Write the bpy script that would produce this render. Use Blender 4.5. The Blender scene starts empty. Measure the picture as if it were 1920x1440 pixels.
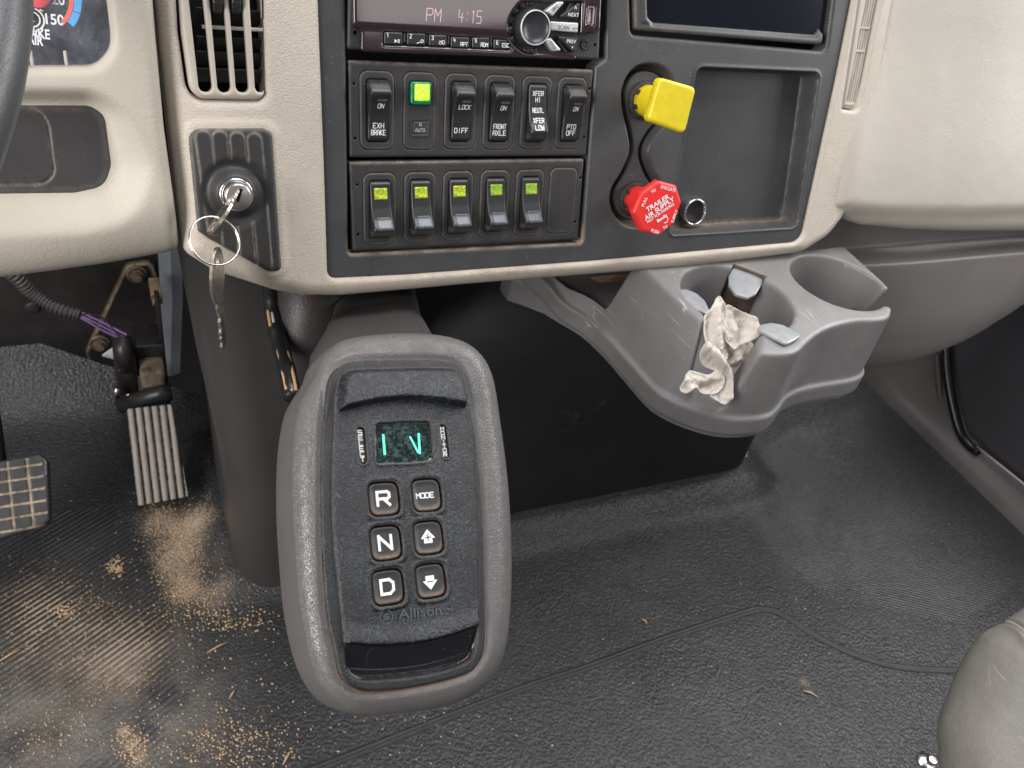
import bpy, math, random
import numpy as np
from mathutils import Matrix, Vector
try:
    import openvdb as vdb
except Exception:
    import pyopenvdb as vdb

# ------------------------------------------------------------------ camera
FPX = 1566.0                                   # focal length in pixels of a 1920 x 1440 picture
def nrm(a):
    a = np.array(a, float); return a / np.linalg.norm(a)
XA = nrm((3490, 450, -1566))                    # dash's sideways axis, seen from the camera
DN = np.array((-224, -3714, -1566), float)      # dash's downward axis
DN = nrm(DN - XA * DN.dot(XA))
ZP = -DN
YP = np.cross(ZP, XA)
TILT = math.radians(18)                         # the dash leans back from the vertical
YW = nrm(YP * math.cos(TILT) + ZP * math.sin(TILT))
ZW = np.cross(XA, YW)
RW = np.array([XA, YW, ZW])                     # camera -> world
CAM = np.array((0, 0, .88))

scene = bpy.context.scene
cd = bpy.data.cameras.new('camera'); cam = bpy.data.objects.new('camera', cd)
scene.collection.objects.link(cam); scene.camera = cam
m4 = Matrix([list(RW[i]) + [CAM[i]] for i in range(3)] + [[0, 0, 0, 1]])
cam.matrix_world = m4
cd.sensor_width = 36; cd.sensor_fit = 'HORIZONTAL'; cd.lens = FPX / 1920 * 36
cd.clip_start = .02; cd.clip_end = 60
cd.dof.use_dof = True; cd.dof.focus_distance = .55; cd.dof.aperture_fstop = 16

w = bpy.data.worlds.new('World'); scene.world = w; w.use_nodes = True
bg = w.node_tree.nodes['Background']; bg.inputs[0].default_value = (.93, .96, 1, 1); bg.inputs[1].default_value = .17
scene.view_settings.view_transform = 'Standard'; scene.view_settings.look = 'None'
scene.view_settings.exposure = .14; scene.view_settings.gamma = 1
scene.view_settings.use_curve_mapping = False
scene.cycles.max_bounces = 6; scene.cycles.diffuse_bounces = 4; scene.cycles.glossy_bounces = 4
scene.cycles.use_denoising = True

def area_light(name, loc, target, sx, sy, power, col=(1, 1, 1)):
    l = bpy.data.lights.new(name, 'AREA'); l.shape = 'RECTANGLE'; l.size = sx; l.size_y = sy
    l.energy = power; l.color = col
    o = bpy.data.objects.new(name, l); scene.collection.objects.link(o)
    o.location = loc
    o.rotation_euler = (Vector(target) - Vector(loc)).to_track_quat('-Z', 'Y').to_euler()
    return o
# daylight coming into the cab: from the windscreen, the open driver's door and the passenger window; fill lamps are added
area_light('overhead_fill_light', (.45, .35, 1.95), (.45, .45, 0), 1.0, .6, 18, (.98, .98, 1))  # lamp added overhead to brighten upward faces, standing in for roof bounce
area_light('windscreen_light', (.6, 1.2, 1.7), (.3, .3, .4), 1.6, .6, 8, (.97, .98, 1))
area_light('driver_door_light', (-.95, -.05, .95), (.15, .75, .25), .5, .9, 23, (1, .965, .94))
area_light('right_window_light', (1.52, .62, 1.36), (.6, .4, .2), .8, .5, 15, (1, .985, .97))
area_light('right_rear_fill_light', (1.62, .0, 1.15), (.75, .55, .35), .6, .5, 8, (1, .985, .97))  # second right-hand lamp, added to brighten the bolster and sill
area_light('radio_reflection_light', (.86, -.95, 1.26), (.3, .55, .65), .55, .12, .6, (1, .93, .92))  # added lamp, placed and sized to reflect in the radio face

# ------------------------------------------------------------------ frames
def ray(px, py):
    return RW @ np.array(((px - 960) / FPX, -(py - 720) / FPX, -1.0))
def atdepth(px, py, d):
    return CAM + ray(px, py) * d
class Fr:
    """a plane: local x, y in it and z towards the viewer"""
    def __init__(s, O, x, z):
        s.O = np.array(O, float); s.z = nrm(z); x = np.array(x, float)
        s.x = nrm(x - s.z * x.dot(s.z)); s.y = np.cross(s.z, s.x)
        s.R = np.array([s.x, s.y, s.z])
    def uv(s, px, py, h=0.0):
        r = ray(px, py); t = ((s.O - CAM).dot(s.z) + h) / r.dot(s.z)
        return tuple((s.R @ (CAM + r * t - s.O))[:2])
    def Q(s, pts, h=0.0):
        return [s.uv(a, b, h) for a, b in pts]
    def W(s, u, v, h=0.0):
        return s.O + s.x * u + s.y * v + s.z * h
    def mat(s, u=0, v=0, h=0):
        o = s.W(u, v, h)
        return Matrix([[s.x[i], s.y[i], s.z[i], o[i]] for i in range(3)] + [[0, 0, 0, 1]])
ct, st = math.cos(TILT), math.sin(TILT)
ray0 = atdepth(890, 300, .60)
D = Fr(ray0, (1, 0, 0), (0, -ct, st))           # the dash face
def onz(px, py, z=0.0):
    r = ray(px, py); t = (z - CAM[2]) / r[2]; return CAM + r * t
def onY(px, py, Y):
    r = ray(px, py); t = (Y - CAM[1]) / r[1]; return CAM + r * t
def onX(px, py, X):
    r = ray(px, py); t = (X - CAM[0]) / r[0]; return CAM + r * t
def toworld(P):
    return P

# ------------------------------------------------------------------ things
class T:
    """a thing: an Empty at its base (or a plain world origin) that parents its parts"""
    def __init__(s, name, label, cat, F=None, base=(0, 0, 0), group=None, kind=None):
        s.F = F; s.base = np.array(base, float)
        o = s.o = bpy.data.objects.new(name, None); scene.collection.objects.link(o)
        o.empty_display_size = .02
        if F is None: o.matrix_world = Matrix.Translation(Vector(base))
        else: o.matrix_world = F.mat(*base)
        if label: o['label'] = label
        if cat: o['category'] = cat
        if group: o['group'] = group
        if kind: o['kind'] = kind
    def part(s, name, geo, mat, parent=None, label=None, smooth=True, attrs=None, kind=None):
        V, Fc = geo[0], geo[1]
        if len(geo) > 2 and attrs is None: attrs = geo[2]
        V = np.array(V, float) - s.base
        ob = mkmesh(name, V, Fc, mat, smooth, attrs)
        ob.parent = parent or s.o
        if label: ob['label'] = label
        if kind: ob['kind'] = kind
        return ob
def mkmesh(name, V, Fc, mat, smooth=True, attrs=None):
    me = bpy.data.meshes.new(name)
    if isinstance(Fc, np.ndarray):
        k = Fc.shape[1]
        me.vertices.add(len(V)); me.vertices.foreach_set('co', np.asarray(V, np.float32).ravel())
        me.loops.add(Fc.size); me.loops.foreach_set('vertex_index', Fc.astype(np.int32).ravel())
        me.polygons.add(len(Fc)); me.polygons.foreach_set('loop_start', np.arange(0, Fc.size, k, dtype=np.int32))
        try: me.polygons.foreach_set('loop_total', np.full(len(Fc), k, np.int32))
        except Exception: pass
        me.update(calc_edges=True); me.validate()
    else:
        me.from_pydata([tuple(v) for v in V], [], [tuple(f) for f in Fc]); me.update()
    if smooth is True: me.polygons.foreach_set('use_smooth', [True] * len(me.polygons))
    elif smooth == 'auto':
        me.polygons.foreach_set('use_smooth', [True] * len(me.polygons))
        try: me.set_sharp_from_angle(angle=math.radians(35))
        except Exception: pass
    if attrs:
        for k, a in attrs.items():
            if len(a) == len(me.vertices):
                at = me.attributes.new(k, 'FLOAT', 'POINT'); at.data.foreach_set('value', np.asarray(a, np.float32))
    me.materials.append(mat)
    ob = bpy.data.objects.new(name, me); scene.collection.objects.link(ob)
    return ob
def solo(name, label, cat, geo, mat, F=None, base=(0, 0, 0), group=None, kind=None, smooth=True):
    """a thing that is one mesh"""
    V = np.array(geo[0], float) - np.array(base, float)
    ob = mkmesh(name, V, geo[1], mat, smooth, geo[2] if len(geo) > 2 else None)
    ob.matrix_world = Matrix.Translation(Vector(base)) if F is None else F.mat(*base)
    if label: ob['label'] = label
    if cat: ob['category'] = cat
    if group: ob['group'] = group
    if kind: ob['kind'] = kind
    return ob
def join(*gs):
    """merge several geometries; attributes are kept where all have them"""
    V = []; Fc = []; n = 0
    for g in gs:
        V += [tuple(v) for v in g[0]]
        Fc += [tuple(int(i) + n for i in f) for f in g[1]]
        n += len(g[0])
    return V, Fc
def xf(geo, M=None, F=None, base=None):
    V = np.array(geo[0], float)
    if M is not None:
        M = np.array(M); V = V @ M[:3, :3].T + M[:3, 3]
    return (V,) + tuple(geo[1:])
def local(V, F, ):
    """world points -> a frame's coordinates"""
    return (np.array(V, float) - F.O) @ F.R.T

# ------------------------------------------------------------------ signed distances (2-D)
def roundpoly(P, r, n=6):
    P = [np.array(p[:2], float) for p in P]; out = []
    N = len(P)
    for i in range(N):
        a, b, c = P[i - 1], P[i], P[(i + 1) % N]
        rr = r[i] if isinstance(r, (list, tuple)) else r
        e1 = a - b; e2 = c - b; l1 = np.linalg.norm(e1); l2 = np.linalg.norm(e2)
        if rr <= 0 or l1 < 1e-9 or l2 < 1e-9: out.append(b); continue
        e1 = e1 / l1; e2 = e2 / l2
        ang = math.acos(max(-1, min(1, e1.dot(e2))))
        if ang > 3.05: out.append(b); continue
        t = min(rr / math.tan(ang / 2), .48 * l1, .48 * l2); rr = t * math.tan(ang / 2)
        bis = nrm(e1 + e2); c0 = b + bis * rr / math.sin(ang / 2)
        p1 = b + e1 * t; p2 = b + e2 * t
        a1 = math.atan2(*(p1 - c0)[::-1]); a2 = math.atan2(*(p2 - c0)[::-1])
        d = (a2 - a1 + math.pi) % (2 * math.pi) - math.pi
        for k in range(n + 1):
            q = a1 + d * k / n; out.append(c0 + rr * np.array((math.cos(q), math.sin(q))))
    return np.array(out)
def spline(P, n=8, closed=True):
    P = np.array(P, float); N = len(P); out = []
    rng = range(N) if closed else range(N - 1)
    for i in rng:
        if closed: p0, p1, p2, p3 = P[i - 1], P[i], P[(i + 1) % N], P[(i + 2) % N]
        else: p0, p1, p2, p3 = P[max(i - 1, 0)], P[i], P[i + 1], P[min(i + 2, N - 1)]
        for k in range(n):
            t = k / n
            out.append(.5 * ((2 * p1) + (-p0 + p2) * t + (2 * p0 - 5 * p1 + 4 * p2 - p3) * t * t + (-p0 + 3 * p1 - 3 * p2 + p3) * t ** 3))
    if not closed: out.append(P[-1])
    return np.array(out)
def sdpoly(P):
    P = np.asarray(P, float)[:, :2]
    def f(U, V):
        d = np.full(U.shape, 1e9); s = np.ones(U.shape)
        N = len(P)
        for i in range(N):
            a = P[i]; b = P[i - 1]; ex, ey = b - a
            L = ex * ex + ey * ey
            if L < 1e-14: continue
            wx = U - a[0]; wy = V - a[1]
            t = np.clip((wx * ex + wy * ey) / L, 0, 1)
            d = np.minimum(d, (wx - ex * t) ** 2 + (wy - ey * t) ** 2)
            c1 = V >= a[1]; c2 = V < b[1]; c3 = ex * wy > ey * wx
            flip = (c1 & c2 & c3) | (~c1 & ~c2 & ~c3)
            s = np.where(flip, -s, s)
        return s * np.sqrt(d)
    f.bb = (P[:, 0].min(), P[:, 1].min(), P[:, 0].max(), P[:, 1].max())
    return f
def sdrect(cx, cy, w_, h_, r=0, ang=0):
    c, s_ = math.cos(ang), math.sin(ang)
    def f(U, V):
        x = (U - cx) * c + (V - cy) * s_; y = -(U - cx) * s_ + (V - cy) * c
        qx = np.abs(x) - w_ / 2 + r; qy = np.abs(y) - h_ / 2 + r
        return np.hypot(np.maximum(qx, 0), np.maximum(qy, 0)) + np.minimum(np.maximum(qx, qy), 0) - r
    R_ = max(w_, h_) / 2 if ang else None
    f.bb = (cx - (R_ or w_ / 2), cy - (R_ or h_ / 2), cx + (R_ or w_ / 2), cy + (R_ or h_ / 2))
    return f
def sdcirc(cx, cy, r):
    def f(U, V): return np.hypot(U - cx, V - cy) - r
    f.bb = (cx - r, cy - r, cx + r, cy + r)
    return f
def sdline(P):
    """distance to an open polyline"""
    P = np.asarray(P, float)[:, :2]
    def f(U, V):
        d = np.full(U.shape, 1e9)
        for a, b in zip(P[:-1], P[1:]):
            e = b - a; L = e.dot(e)
            if L < 1e-14: continue
            t = np.clip(((U - a[0]) * e[0] + (V - a[1]) * e[1]) / L, 0, 1)
            d = np.minimum(d, np.hypot(U - a[0] - e[0] * t, V - a[1] - e[1] * t))
        return d
    return f
def minus(f, *gs):
    def h(U, V):
        d = f(U, V)
        for g in gs: d = np.maximum(d, -g(U, V))
        return d
    h.bb = f.bb
    return h
def roll(d, r, a=None):
    """drop of a rounded edge at distance d inside the outline"""
    a = r if a is None else a
    x = np.clip(d / r, 0, 1); return a * (1 - np.sqrt(np.clip(1 - (1 - x) ** 2, 0, 1)))
def sm(x, a, b):
    t = np.clip((x - a) / (b - a), 0, 1); return t * t * (3 - 2 * t)
def relief(sd, h=0.0, res=.001, skirt=.003, attrs=None, tail=None):
    """a height field over the inside of an outline, with walls down from its edges"""
    x0, y0, x1, y1 = sd.bb
    U, V = np.meshgrid(np.arange(x0 - 2 * res, x1 + 3 * res, res), np.arange(y0 - 2 * res, y1 + 3 * res, res), indexing='ij')
    S = sd(U, V); nu, nv = U.shape
    ins = S < 0
    keep = ins[:-1, :-1] | ins[1:, :-1] | ins[:-1, 1:] | ins[1:, 1:]
    e = res * .3
    for _ in range(2):                          # pull the outside corners of cut cells onto the outline
        out = (S > 0) & (S < 3 * res)
        gu = (sd(U + e, V) - sd(U - e, V)) / (2 * e); gv = (sd(U, V + e) - sd(U, V - e)) / (2 * e)
        g = np.maximum(np.hypot(gu, gv), .3)
        U = np.where(out, U - S * gu / g, U); V = np.where(out, V - S * gv / g, V)
        S = np.where(out, sd(U, V), S)
    Hh = np.broadcast_to(np.asarray(h(U, V) if callable(h) else h, float), U.shape)
    idx = np.arange(nu * nv).reshape(nu, nv)
    a, b, c, d = idx[:-1, :-1][keep], idx[1:, :-1][keep], idx[1:, 1:][keep], idx[:-1, 1:][keep]
    Q = np.stack([a, b, c, d], 1)
    E = np.concatenate([Q[:, [0, 1]], Q[:, [1, 2]], Q[:, [2, 3]], Q[:, [3, 0]]])
    key = E.min(1).astype(np.int64) * (nu * nv) + E.max(1)
    _, inv, cnt = np.unique(key, return_inverse=True, return_counts=True)
    B = E[cnt[inv] == 1]
    used = np.unique(Q); rm = np.full(nu * nv, -1); rm[used] = np.arange(len(used))
    P = np.stack([U.ravel(), V.ravel(), Hh.ravel()], 1)[used]
    Q = rm[Q]; B = rm[B]; n = len(P)
    A = {}
    if attrs:
        for k, fn in attrs.items(): A[k] = np.broadcast_to(fn(U, V), U.shape).ravel()[used]
    if skirt:
        bu = np.unique(B); m = np.full(n, -1); m[bu] = np.arange(len(bu))
        top = P[bu]; bot = top.copy()
        bot[:, 2] = top[:, 2] - skirt if tail is None else tail
        P = np.concatenate([P, top, bot])
        k = len(bu)
        SQ = np.stack([n + m[B[:, 1]], n + m[B[:, 0]], n + k + m[B[:, 0]], n + k + m[B[:, 1]]], 1)
        Q = np.concatenate([Q, SQ])
        for kk in A: A[kk] = np.concatenate([A[kk], A[kk][bu], A[kk][bu]])
    return P, Q, A
# ------------------------------------------------------------------ solids
def box(cx, cy, cz, sx, sy, sz, b=0.0):
    x, y, z = sx / 2, sy / 2, sz / 2
    if b <= 0:
        V = [(cx + i * x, cy + j * y, cz + k * z) for i in (-1, 1) for j in (-1, 1) for k in (-1, 1)]
        return V, [(0, 1, 3, 2), (4, 6, 7, 5), (0, 4, 5, 1), (2, 3, 7, 6), (0, 2, 6, 4), (1, 5, 7, 3)]
    # bevelled: stacked rounded rectangles
    secs = [(-z, b), (-z + b * .3, b * .3), (-z + b, 0), (z - b, 0), (z - b * .3, b * .3), (z, b)]
    V = []; Fc = []; n = 16
    for zz, ins in secs:
        ww = x - ins; hh = y - ins; r = max(b - ins, b * .15)
        for qx, qy, a0 in ((1, 1, 0), (-1, 1, 90), (-1, -1, 180), (1, -1, 270)):
            for k in range(4):
                a = math.radians(a0 + 30 * k)
                V.append((cx + qx * (ww - r) + r * math.cos(a), cy + qy * (hh - r) + r * math.sin(a), cz + zz))
    for i in range(len(secs) - 1):
        for j in range(n):
            Fc.append((i * n + j, i * n + (j + 1) % n, (i + 1) * n + (j + 1) % n, (i + 1) * n + j))
    Fc.append(tuple(range(n))[::-1]); Fc.append(tuple(range((len(secs) - 1) * n, len(secs) * n)))
    return V, Fc
def loft(loops, caps=(True, True), closed=True):
    V = []; Fc = []; n = len(loops[0])
    for L in loops: V += [tuple(p) for p in L]
    m = n if closed else n - 1
    for i in range(len(loops) - 1):
        for j in range(m):
            Fc.append((i * n + j, i * n + (j + 1) % n, (i + 1) * n + (j + 1) % n, (i + 1) * n + j))
    if caps[0]: Fc.append(tuple(range(n))[::-1])
    if caps[1]: Fc.append(tuple(range((len(loops) - 1) * n, len(loops) * n)))
    return V, Fc
def prism(P, z0, z1, bev=0.0):
    P = np.asarray(P, float)[:, :2]
    area = .5 * np.sum(P[:, 0] * np.roll(P[:, 1], -1) - np.roll(P[:, 0], -1) * P[:, 1])
    if area < 0: P = P[::-1]
    def L(z, ins):
        if ins:
            t = np.roll(P, -1, 0) - np.roll(P, 1, 0); nn = np.stack([t[:, 1], -t[:, 0]], 1)
            nn /= np.maximum(np.linalg.norm(nn, axis=1, keepdims=True), 1e-9); q = P - nn * ins
        else: q = P
        return [(a, b, z) for a, b in q]
    if bev > 0: return loft([L(z0, bev * .5), L(z0 + bev, 0), L(z1 - bev, 0), L(z1 - bev * .3, bev * .3), L(z1, bev)])
    return loft([L(z0, 0), L(z1, 0)])
def tube(path, r, n=10, closed=False, caps=True, flat=None):
    path = np.array(path, float); N = len(path)
    r = np.full(N, r) if np.isscalar(r) else np.array(r)
    if closed: tan = np.roll(path, -1, 0) - np.roll(path, 1, 0)
    else: tan = np.gradient(path, axis=0)
    tan /= np.maximum(np.linalg.norm(tan, axis=1, keepdims=True), 1e-12)
    up = np.array((0, 0, 1.0));
    if abs(tan[0].dot(up)) > .9: up = np.array((0, 1.0, 0))
    V = []; a = nrm(np.cross(tan[0], up))
    loops = []
    for i in range(N):
        a = a - tan[i] * a.dot(tan[i]); a = nrm(a); b = np.cross(tan[i], a)
        loops.append([path[i] + (a * math.cos(q) + b * math.sin(q) * (flat or 1)) * r[i] for q in [2 * math.pi * k / n for k in range(n)]])
    g = loft(loops, (caps and not closed, caps and not closed))
    if closed:
        V, Fc = g; m = (N - 1) * n
        Fc += [(m + j, m + (j + 1) % n, (j + 1) % n, j) for j in range(n)]
        g = (V, Fc)
    return g
def lathe(prof, n=32, c=(0, 0)):
    """profile of (radius, z), turned about a local z axis through c"""
    return loft([[(c[0] + r * math.cos(2 * math.pi * k / n), c[1] + r * math.sin(2 * math.pi * k / n), z) for k in range(n)] for r, z in prof], (False, False))
def sdf3(fn, lo, hi, vox):
    """a solid from a 3-D signed distance function"""
    lo = np.array(lo, float); hi = np.array(hi, float)
    n = np.ceil((hi - lo) / vox).astype(int) + 1
    X = lo[0] + vox * np.arange(n[0]); Y = lo[1] + vox * np.arange(n[1]); Z = lo[2] + vox * np.arange(n[2])
    S = fn(X[:, None, None], Y[None, :, None], Z[None, None, :])
    S = np.broadcast_to(S, tuple(n)).astype(np.float32)
    g = vdb.FloatGrid(background=float(3 * vox)); g.copyFromArray(np.ascontiguousarray(np.clip(S, -3 * vox, 3 * vox)))
    g.transform = vdb.createLinearTransform(voxelSize=vox)
    P, Tq, Qd = g.convertToPolygons(isovalue=0.0, adaptivity=0.0)
    P = np.array(P) + lo
    return P, [tuple(q[::-1]) for q in Qd] + [tuple(t[::-1]) for t in Tq]
# ------------------------------------------------------------------ lettering
def text(s, size, x, y, z=0.0, ang=0, sx=1.0, bold=0.0, shear=0.0, align='CENTER', hfn=None, ext=.00012, space=1.0):
    cu = bpy.data.curves.new('t', 'FONT'); cu.body = s; cu.size = 1; cu.align_x = align; cu.align_y = 'CENTER'
    cu.offset = bold; cu.shear = shear; cu.extrude = 0; cu.resolution_u = 3; cu.space_character = space
    o = bpy.data.objects.new('t', cu); scene.collection.objects.link(o)
    dg = bpy.context.evaluated_depsgraph_get(); me = bpy.data.meshes.new_from_object(o.evaluated_get(dg))
    V = np.array([v.co[:] for v in me.vertices]); Fc = [tuple(p.vertices) for p in me.polygons]
    bpy.data.objects.remove(o); bpy.data.curves.remove(cu); bpy.data.meshes.remove(me)
    V[:, 0] *= size * sx; V[:, 1] *= size
    c, s_ = math.cos(ang), math.sin(ang)
    X = x + V[:, 0] * c - V[:, 1] * s_; Y = y + V[:, 0] * s_ + V[:, 1] * c
    Z = hfn(X, Y) + z if hfn else np.full(len(X), z)
    top = np.stack([X, Y, Z + ext], 1)
    n = np.cross(top[Fc[0][1]] - top[Fc[0][0]], top[Fc[0][2]] - top[Fc[0][0]])
    if n[2] < 0: Fc = [f[::-1] for f in Fc]
    return top, Fc
# stroke lettering: a small alphabet of straight strokes, for stencilled and segment-like legends
GL = {'A': ['0,0 0,.7 .3,1 .7,1 1,.7 1,0', '0,.42 1,.42'], 'B': ['0,0 0,1 .8,1 1,.85 1,.65 .8,.53 0,.53', '.8,.53 1,.38 1,.15 .8,0 0,0'],
      'C': ['1,1 .15,1 0,.85 0,.15 .15,0 1,0'], 'D': ['0,0 0,1 .7,1 1,.75 1,.25 .7,0 0,0'], 'E': ['1,1 0,1 0,0 1,0', '0,.5 .8,.5'],
      'F': ['1,1 0,1 0,0', '0,.5 .8,.5'], 'G': ['1,1 .15,1 0,.85 0,.15 .15,0 1,0 1,.45 .6,.45'], 'H': ['0,0 0,1', '1,0 1,1', '0,.5 1,.5'],
      'I': ['.5,0 .5,1'], 'K': ['0,0 0,1', '1,1 .1,.5 1,0'], 'L': ['0,1 0,0 1,0'], 'M': ['0,0 0,1 .5,.45 1,1 1,0'], 'N': ['0,0 0,1 1,0 1,1'],
      'O': ['.15,0 0,.15 0,.85 .15,1 .85,1 1,.85 1,.15 .85,0 .15,0'], 'P': ['0,0 0,1 .85,1 1,.88 1,.6 .85,.48 0,.48'], 'R': ['0,0 0,1 .85,1 1,.88 1,.6 .85,.48 0,.48', '.5,.48 1,0'],
      'S': ['1,1 .15,1 0,.88 0,.62 .15,.5 .85,.5 1,.38 1,.12 .85,0 0,0'], 'T': ['.5,0 .5,1', '0,1 1,1'], 'U': ['0,1 0,.15 .15,0 .85,0 1,.15 1,1'],
      'V': ['0,1 .5,0 1,1'], 'W': ['0,1 .2,0 .5,.6 .8,0 1,1'], 'X': ['0,0 1,1', '0,1 1,0'], 'Y': ['0,1 .5,.5 1,1', '.5,.5 .5,0'],
      '0': ['.15,0 0,.15 0,.85 .15,1 .85,1 1,.85 1,.15 .85,0 .15,0'], '1': ['.3,.85 .55,1 .55,0'], '2': ['0,1 .85,1 1,.88 1,.6 0,.3 0,0 1,0'],
      '3': ['0,1 1,1 1,.5 .3,.5', '1,.5 1,0 0,0'], '4': ['.1,1 0,.4 1,.4', '.75,.75 .75,0'], '5': ['1,1 0,1 0,.55 .85,.55 1,.42 1,.12 .85,0 0,0'],
      '6': ['1,1 .15,1 0,.85 0,.15 .15,0 1,0 1,.5 0,.5'], ' ': [], '-': ['.2,.5 .8,.5'], ':': ['.5,.7 .5,.8', '.5,.2 .5,.3'], '^': ['0,.2 .5,.8 1,.2'], 'v': ['0,.8 .5,.2 1,.8']}
def strokes(s, x, y, cw, ch, th, gap=.35, ang=0, shear=0, z=.0001, hfn=None, align='C', vert=False):
    """letters drawn as flat strokes; cw, ch letter width and height, th stroke width"""
    V = []; Fc = []
    n = len(s); adv = cw * (1 + gap)
    tot = n * adv - cw * gap
    x0 = -tot / 2 if align == 'C' else 0
    ca, sa = math.cos(ang), math.sin(ang)
    def put(q):
        X = q[0] + shear * q[1]; Y = q[1]
        return (x + X * ca - Y * sa, y + X * sa + Y * ca)
    for i, c in enumerate(s):
        ox = x0 + i * adv; oy = -ch / 2
        if vert: ox = -cw / 2; oy = (n / 2 - i - 1) * ch * (1 + gap) + ch * gap / 2
        for st_ in GL.get(c, []):
            pts = [np.array([float(a) for a in p.split(',')]) for p in st_.split()]
            pts = [np.array((ox + p[0] * cw, oy + p[1] * ch)) for p in pts]
            for a, b in zip(pts[:-1], pts[1:]):
                d = nrm(b - a); m_ = np.array((-d[1], d[0])) * th / 2; e = d * th * .42
                k = max(1, int(np.linalg.norm(b - a) / .0012)) if hfn else 1
                for j in range(k):
                    p, q = a - e + (b - a + 2 * e) * j / k, a - e + (b - a + 2 * e) * (j + 1) / k
                    n0 = len(V)
                    V += [put(p - m_), put(q - m_), put(q + m_), put(p + m_)]; Fc.append((n0, n0 + 1, n0 + 2, n0 + 3))
    V = np.array(V); Z = hfn(V[:, 0], V[:, 1]) + z if hfn else np.full(len(V), z)
    # tiny stagger so crossing strokes never share a plane
    Z = Z + np.repeat(np.arange(len(Fc)) % 7, 4) * 3e-6
    return np.column_stack([V, Z]), Fc

# ------------------------------------------------------------------ materials
def material(name, col, rough=.5, spec=.5, metal=0.0, grain=None, grain2=None, var=.0, vscale=30, specks=None, scratch=None,
             dust=None, dustcol=(.28, .2, .13), emit=None, coat=0, rvar=.0, extra=None, trans=0, alpha=None):
    """one surface: base colour with slow variation, pitted grain, specks of dust, scratches, and grime where the 'dust' attribute says"""
    m = bpy.data.materials.new(name); m.use_nodes = True; nt = m.node_tree; N = nt.nodes; L = nt.links
    bs = N['Principled BSDF']
    tc = N.new('ShaderNodeTexCoord')
    def noise(sc, det=3, r=.5, dist=0):
        n = N.new('ShaderNodeTexNoise'); n.inputs['Scale'].default_value = sc; n.inputs['Detail'].default_value = det
        n.inputs['Roughness'].default_value = r; n.inputs['Distortion'].default_value = dist
        L.new(tc.outputs['Object'], n.inputs['Vector']); return n
    def ramp(src, a, b, ca=(0, 0, 0, 1), cb=(1, 1, 1, 1)):
        r = N.new('ShaderNodeMapRange'); r.inputs['From Min'].default_value = a; r.inputs['From Max'].default_value = b
        L.new(src, r.inputs['Value']); return r.outputs['Result']
    def mix(f, a, b):
        x = N.new('ShaderNodeMix'); x.data_type = 'RGBA'
        for k, v in ((0, f), (6, a), (7, b)):
            if isinstance(v, (int, float)): x.inputs[k].default_value = v
            elif isinstance(v, tuple): x.inputs[k].default_value = (*v[:3], 1)
            else: L.new(v, x.inputs[k])
        return x.outputs[2]
    def math_(op, a, b=None):
        x = N.new('ShaderNodeMath'); x.operation = op
        for k, v in ((0, a), (1, b)):
            if v is None: continue
            if isinstance(v, (int, float)): x.inputs[k].default_value = v
            else: L.new(v, x.inputs[k])
        return x.outputs[0]
    c = tuple(col)
    cs = None
    if var:
        n = noise(vscale, 4, .6)
        cs = mix(ramp(n.outputs['Fac'], .3, .7), tuple(x * (1 - var) for x in c), tuple(min(1, x * (1 + var)) for x in c))
    else: cs = mix(0.0, c, c)
    if specks:
        sc, th, colr = specks
        n = noise(sc, 2, .5); n2 = noise(sc * .08, 2)
        f = ramp(math_('ADD', n.outputs['Fac'], math_('MULTIPLY', n2.outputs['Fac'], .25)), th, th + .05)
        cs = mix(math_('MULTIPLY', f, .75), cs, colr)
    if scratch:
        # thin pale scratches: crossings of a stretched noise with its middle value
        sc, amt, colr = scratch
        mp = N.new('ShaderNodeMapping'); mp.inputs['Scale'].default_value = (1, .12, 1); mp.inputs['Rotation'].default_value = (.3, .2, .7)
        L.new(tc.outputs['Object'], mp.inputs['Vector'])
        n = N.new('ShaderNodeTexNoise'); n.inputs['Scale'].default_value = sc; n.inputs['Detail'].default_value = 2
        L.new(mp.outputs['Vector'], n.inputs['Vector'])
        g = noise(25, 3)
        ln = math_('SUBTRACT', 1.0, math_('MINIMUM', math_('MULTIPLY', math_('ABSOLUTE', math_('SUBTRACT', n.outputs['Fac'], .5)), 120.0), 1.0))
        f = math_('MULTIPLY', math_('MULTIPLY', ln, ramp(g.outputs['Fac'], .55, .68)), amt)
        cs = mix(f, cs, colr)
    rs = None
    if rvar:
        n = noise(18, 5, .65); rs = ramp(n.outputs['Fac'], .25, .75)
        mr = rs.node; mr.inputs['To Min'].default_value = max(.03, rough - rvar); mr.inputs['To Max'].default_value = min(1, rough + rvar)
    if dust is not None:
        at = N.new('ShaderNodeAttribute'); at.attribute_name = 'dust'
        n = noise(dust, 5, .7)
        f = math_('MULTIPLY', at.outputs['Fac'], ramp(n.outputs['Fac'], .3, .6))
        n3 = noise(dust * 5, 3, .6)
        f = math_('MINIMUM', math_('ADD', f, math_('MULTIPLY', math_('MULTIPLY', at.outputs['Fac'], .8), ramp(n3.outputs['Fac'], .55, .65))), 1.0)
        cs = mix(f, cs, dustcol)
        base = rs if rs is not None else rough
        x = N.new('ShaderNodeMix'); x.data_type = 'FLOAT'; L.new(f, x.inputs[0])
        if rs is not None: L.new(rs, x.inputs[2])
        else: x.inputs[2].default_value = rough
        x.inputs[3].default_value = .9; rs = x.outputs[0]
    L.new(cs, bs.inputs['Base Color'])
    if rs is not None: L.new(rs, bs.inputs['Roughness'])
    else: bs.inputs['Roughness'].default_value = rough
    bs.inputs['Specular IOR Level'].default_value = spec; bs.inputs['Metallic'].default_value = metal
    if coat: bs.inputs['Coat Weight'].default_value = coat; bs.inputs['Coat Roughness'].default_value = .08
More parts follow.
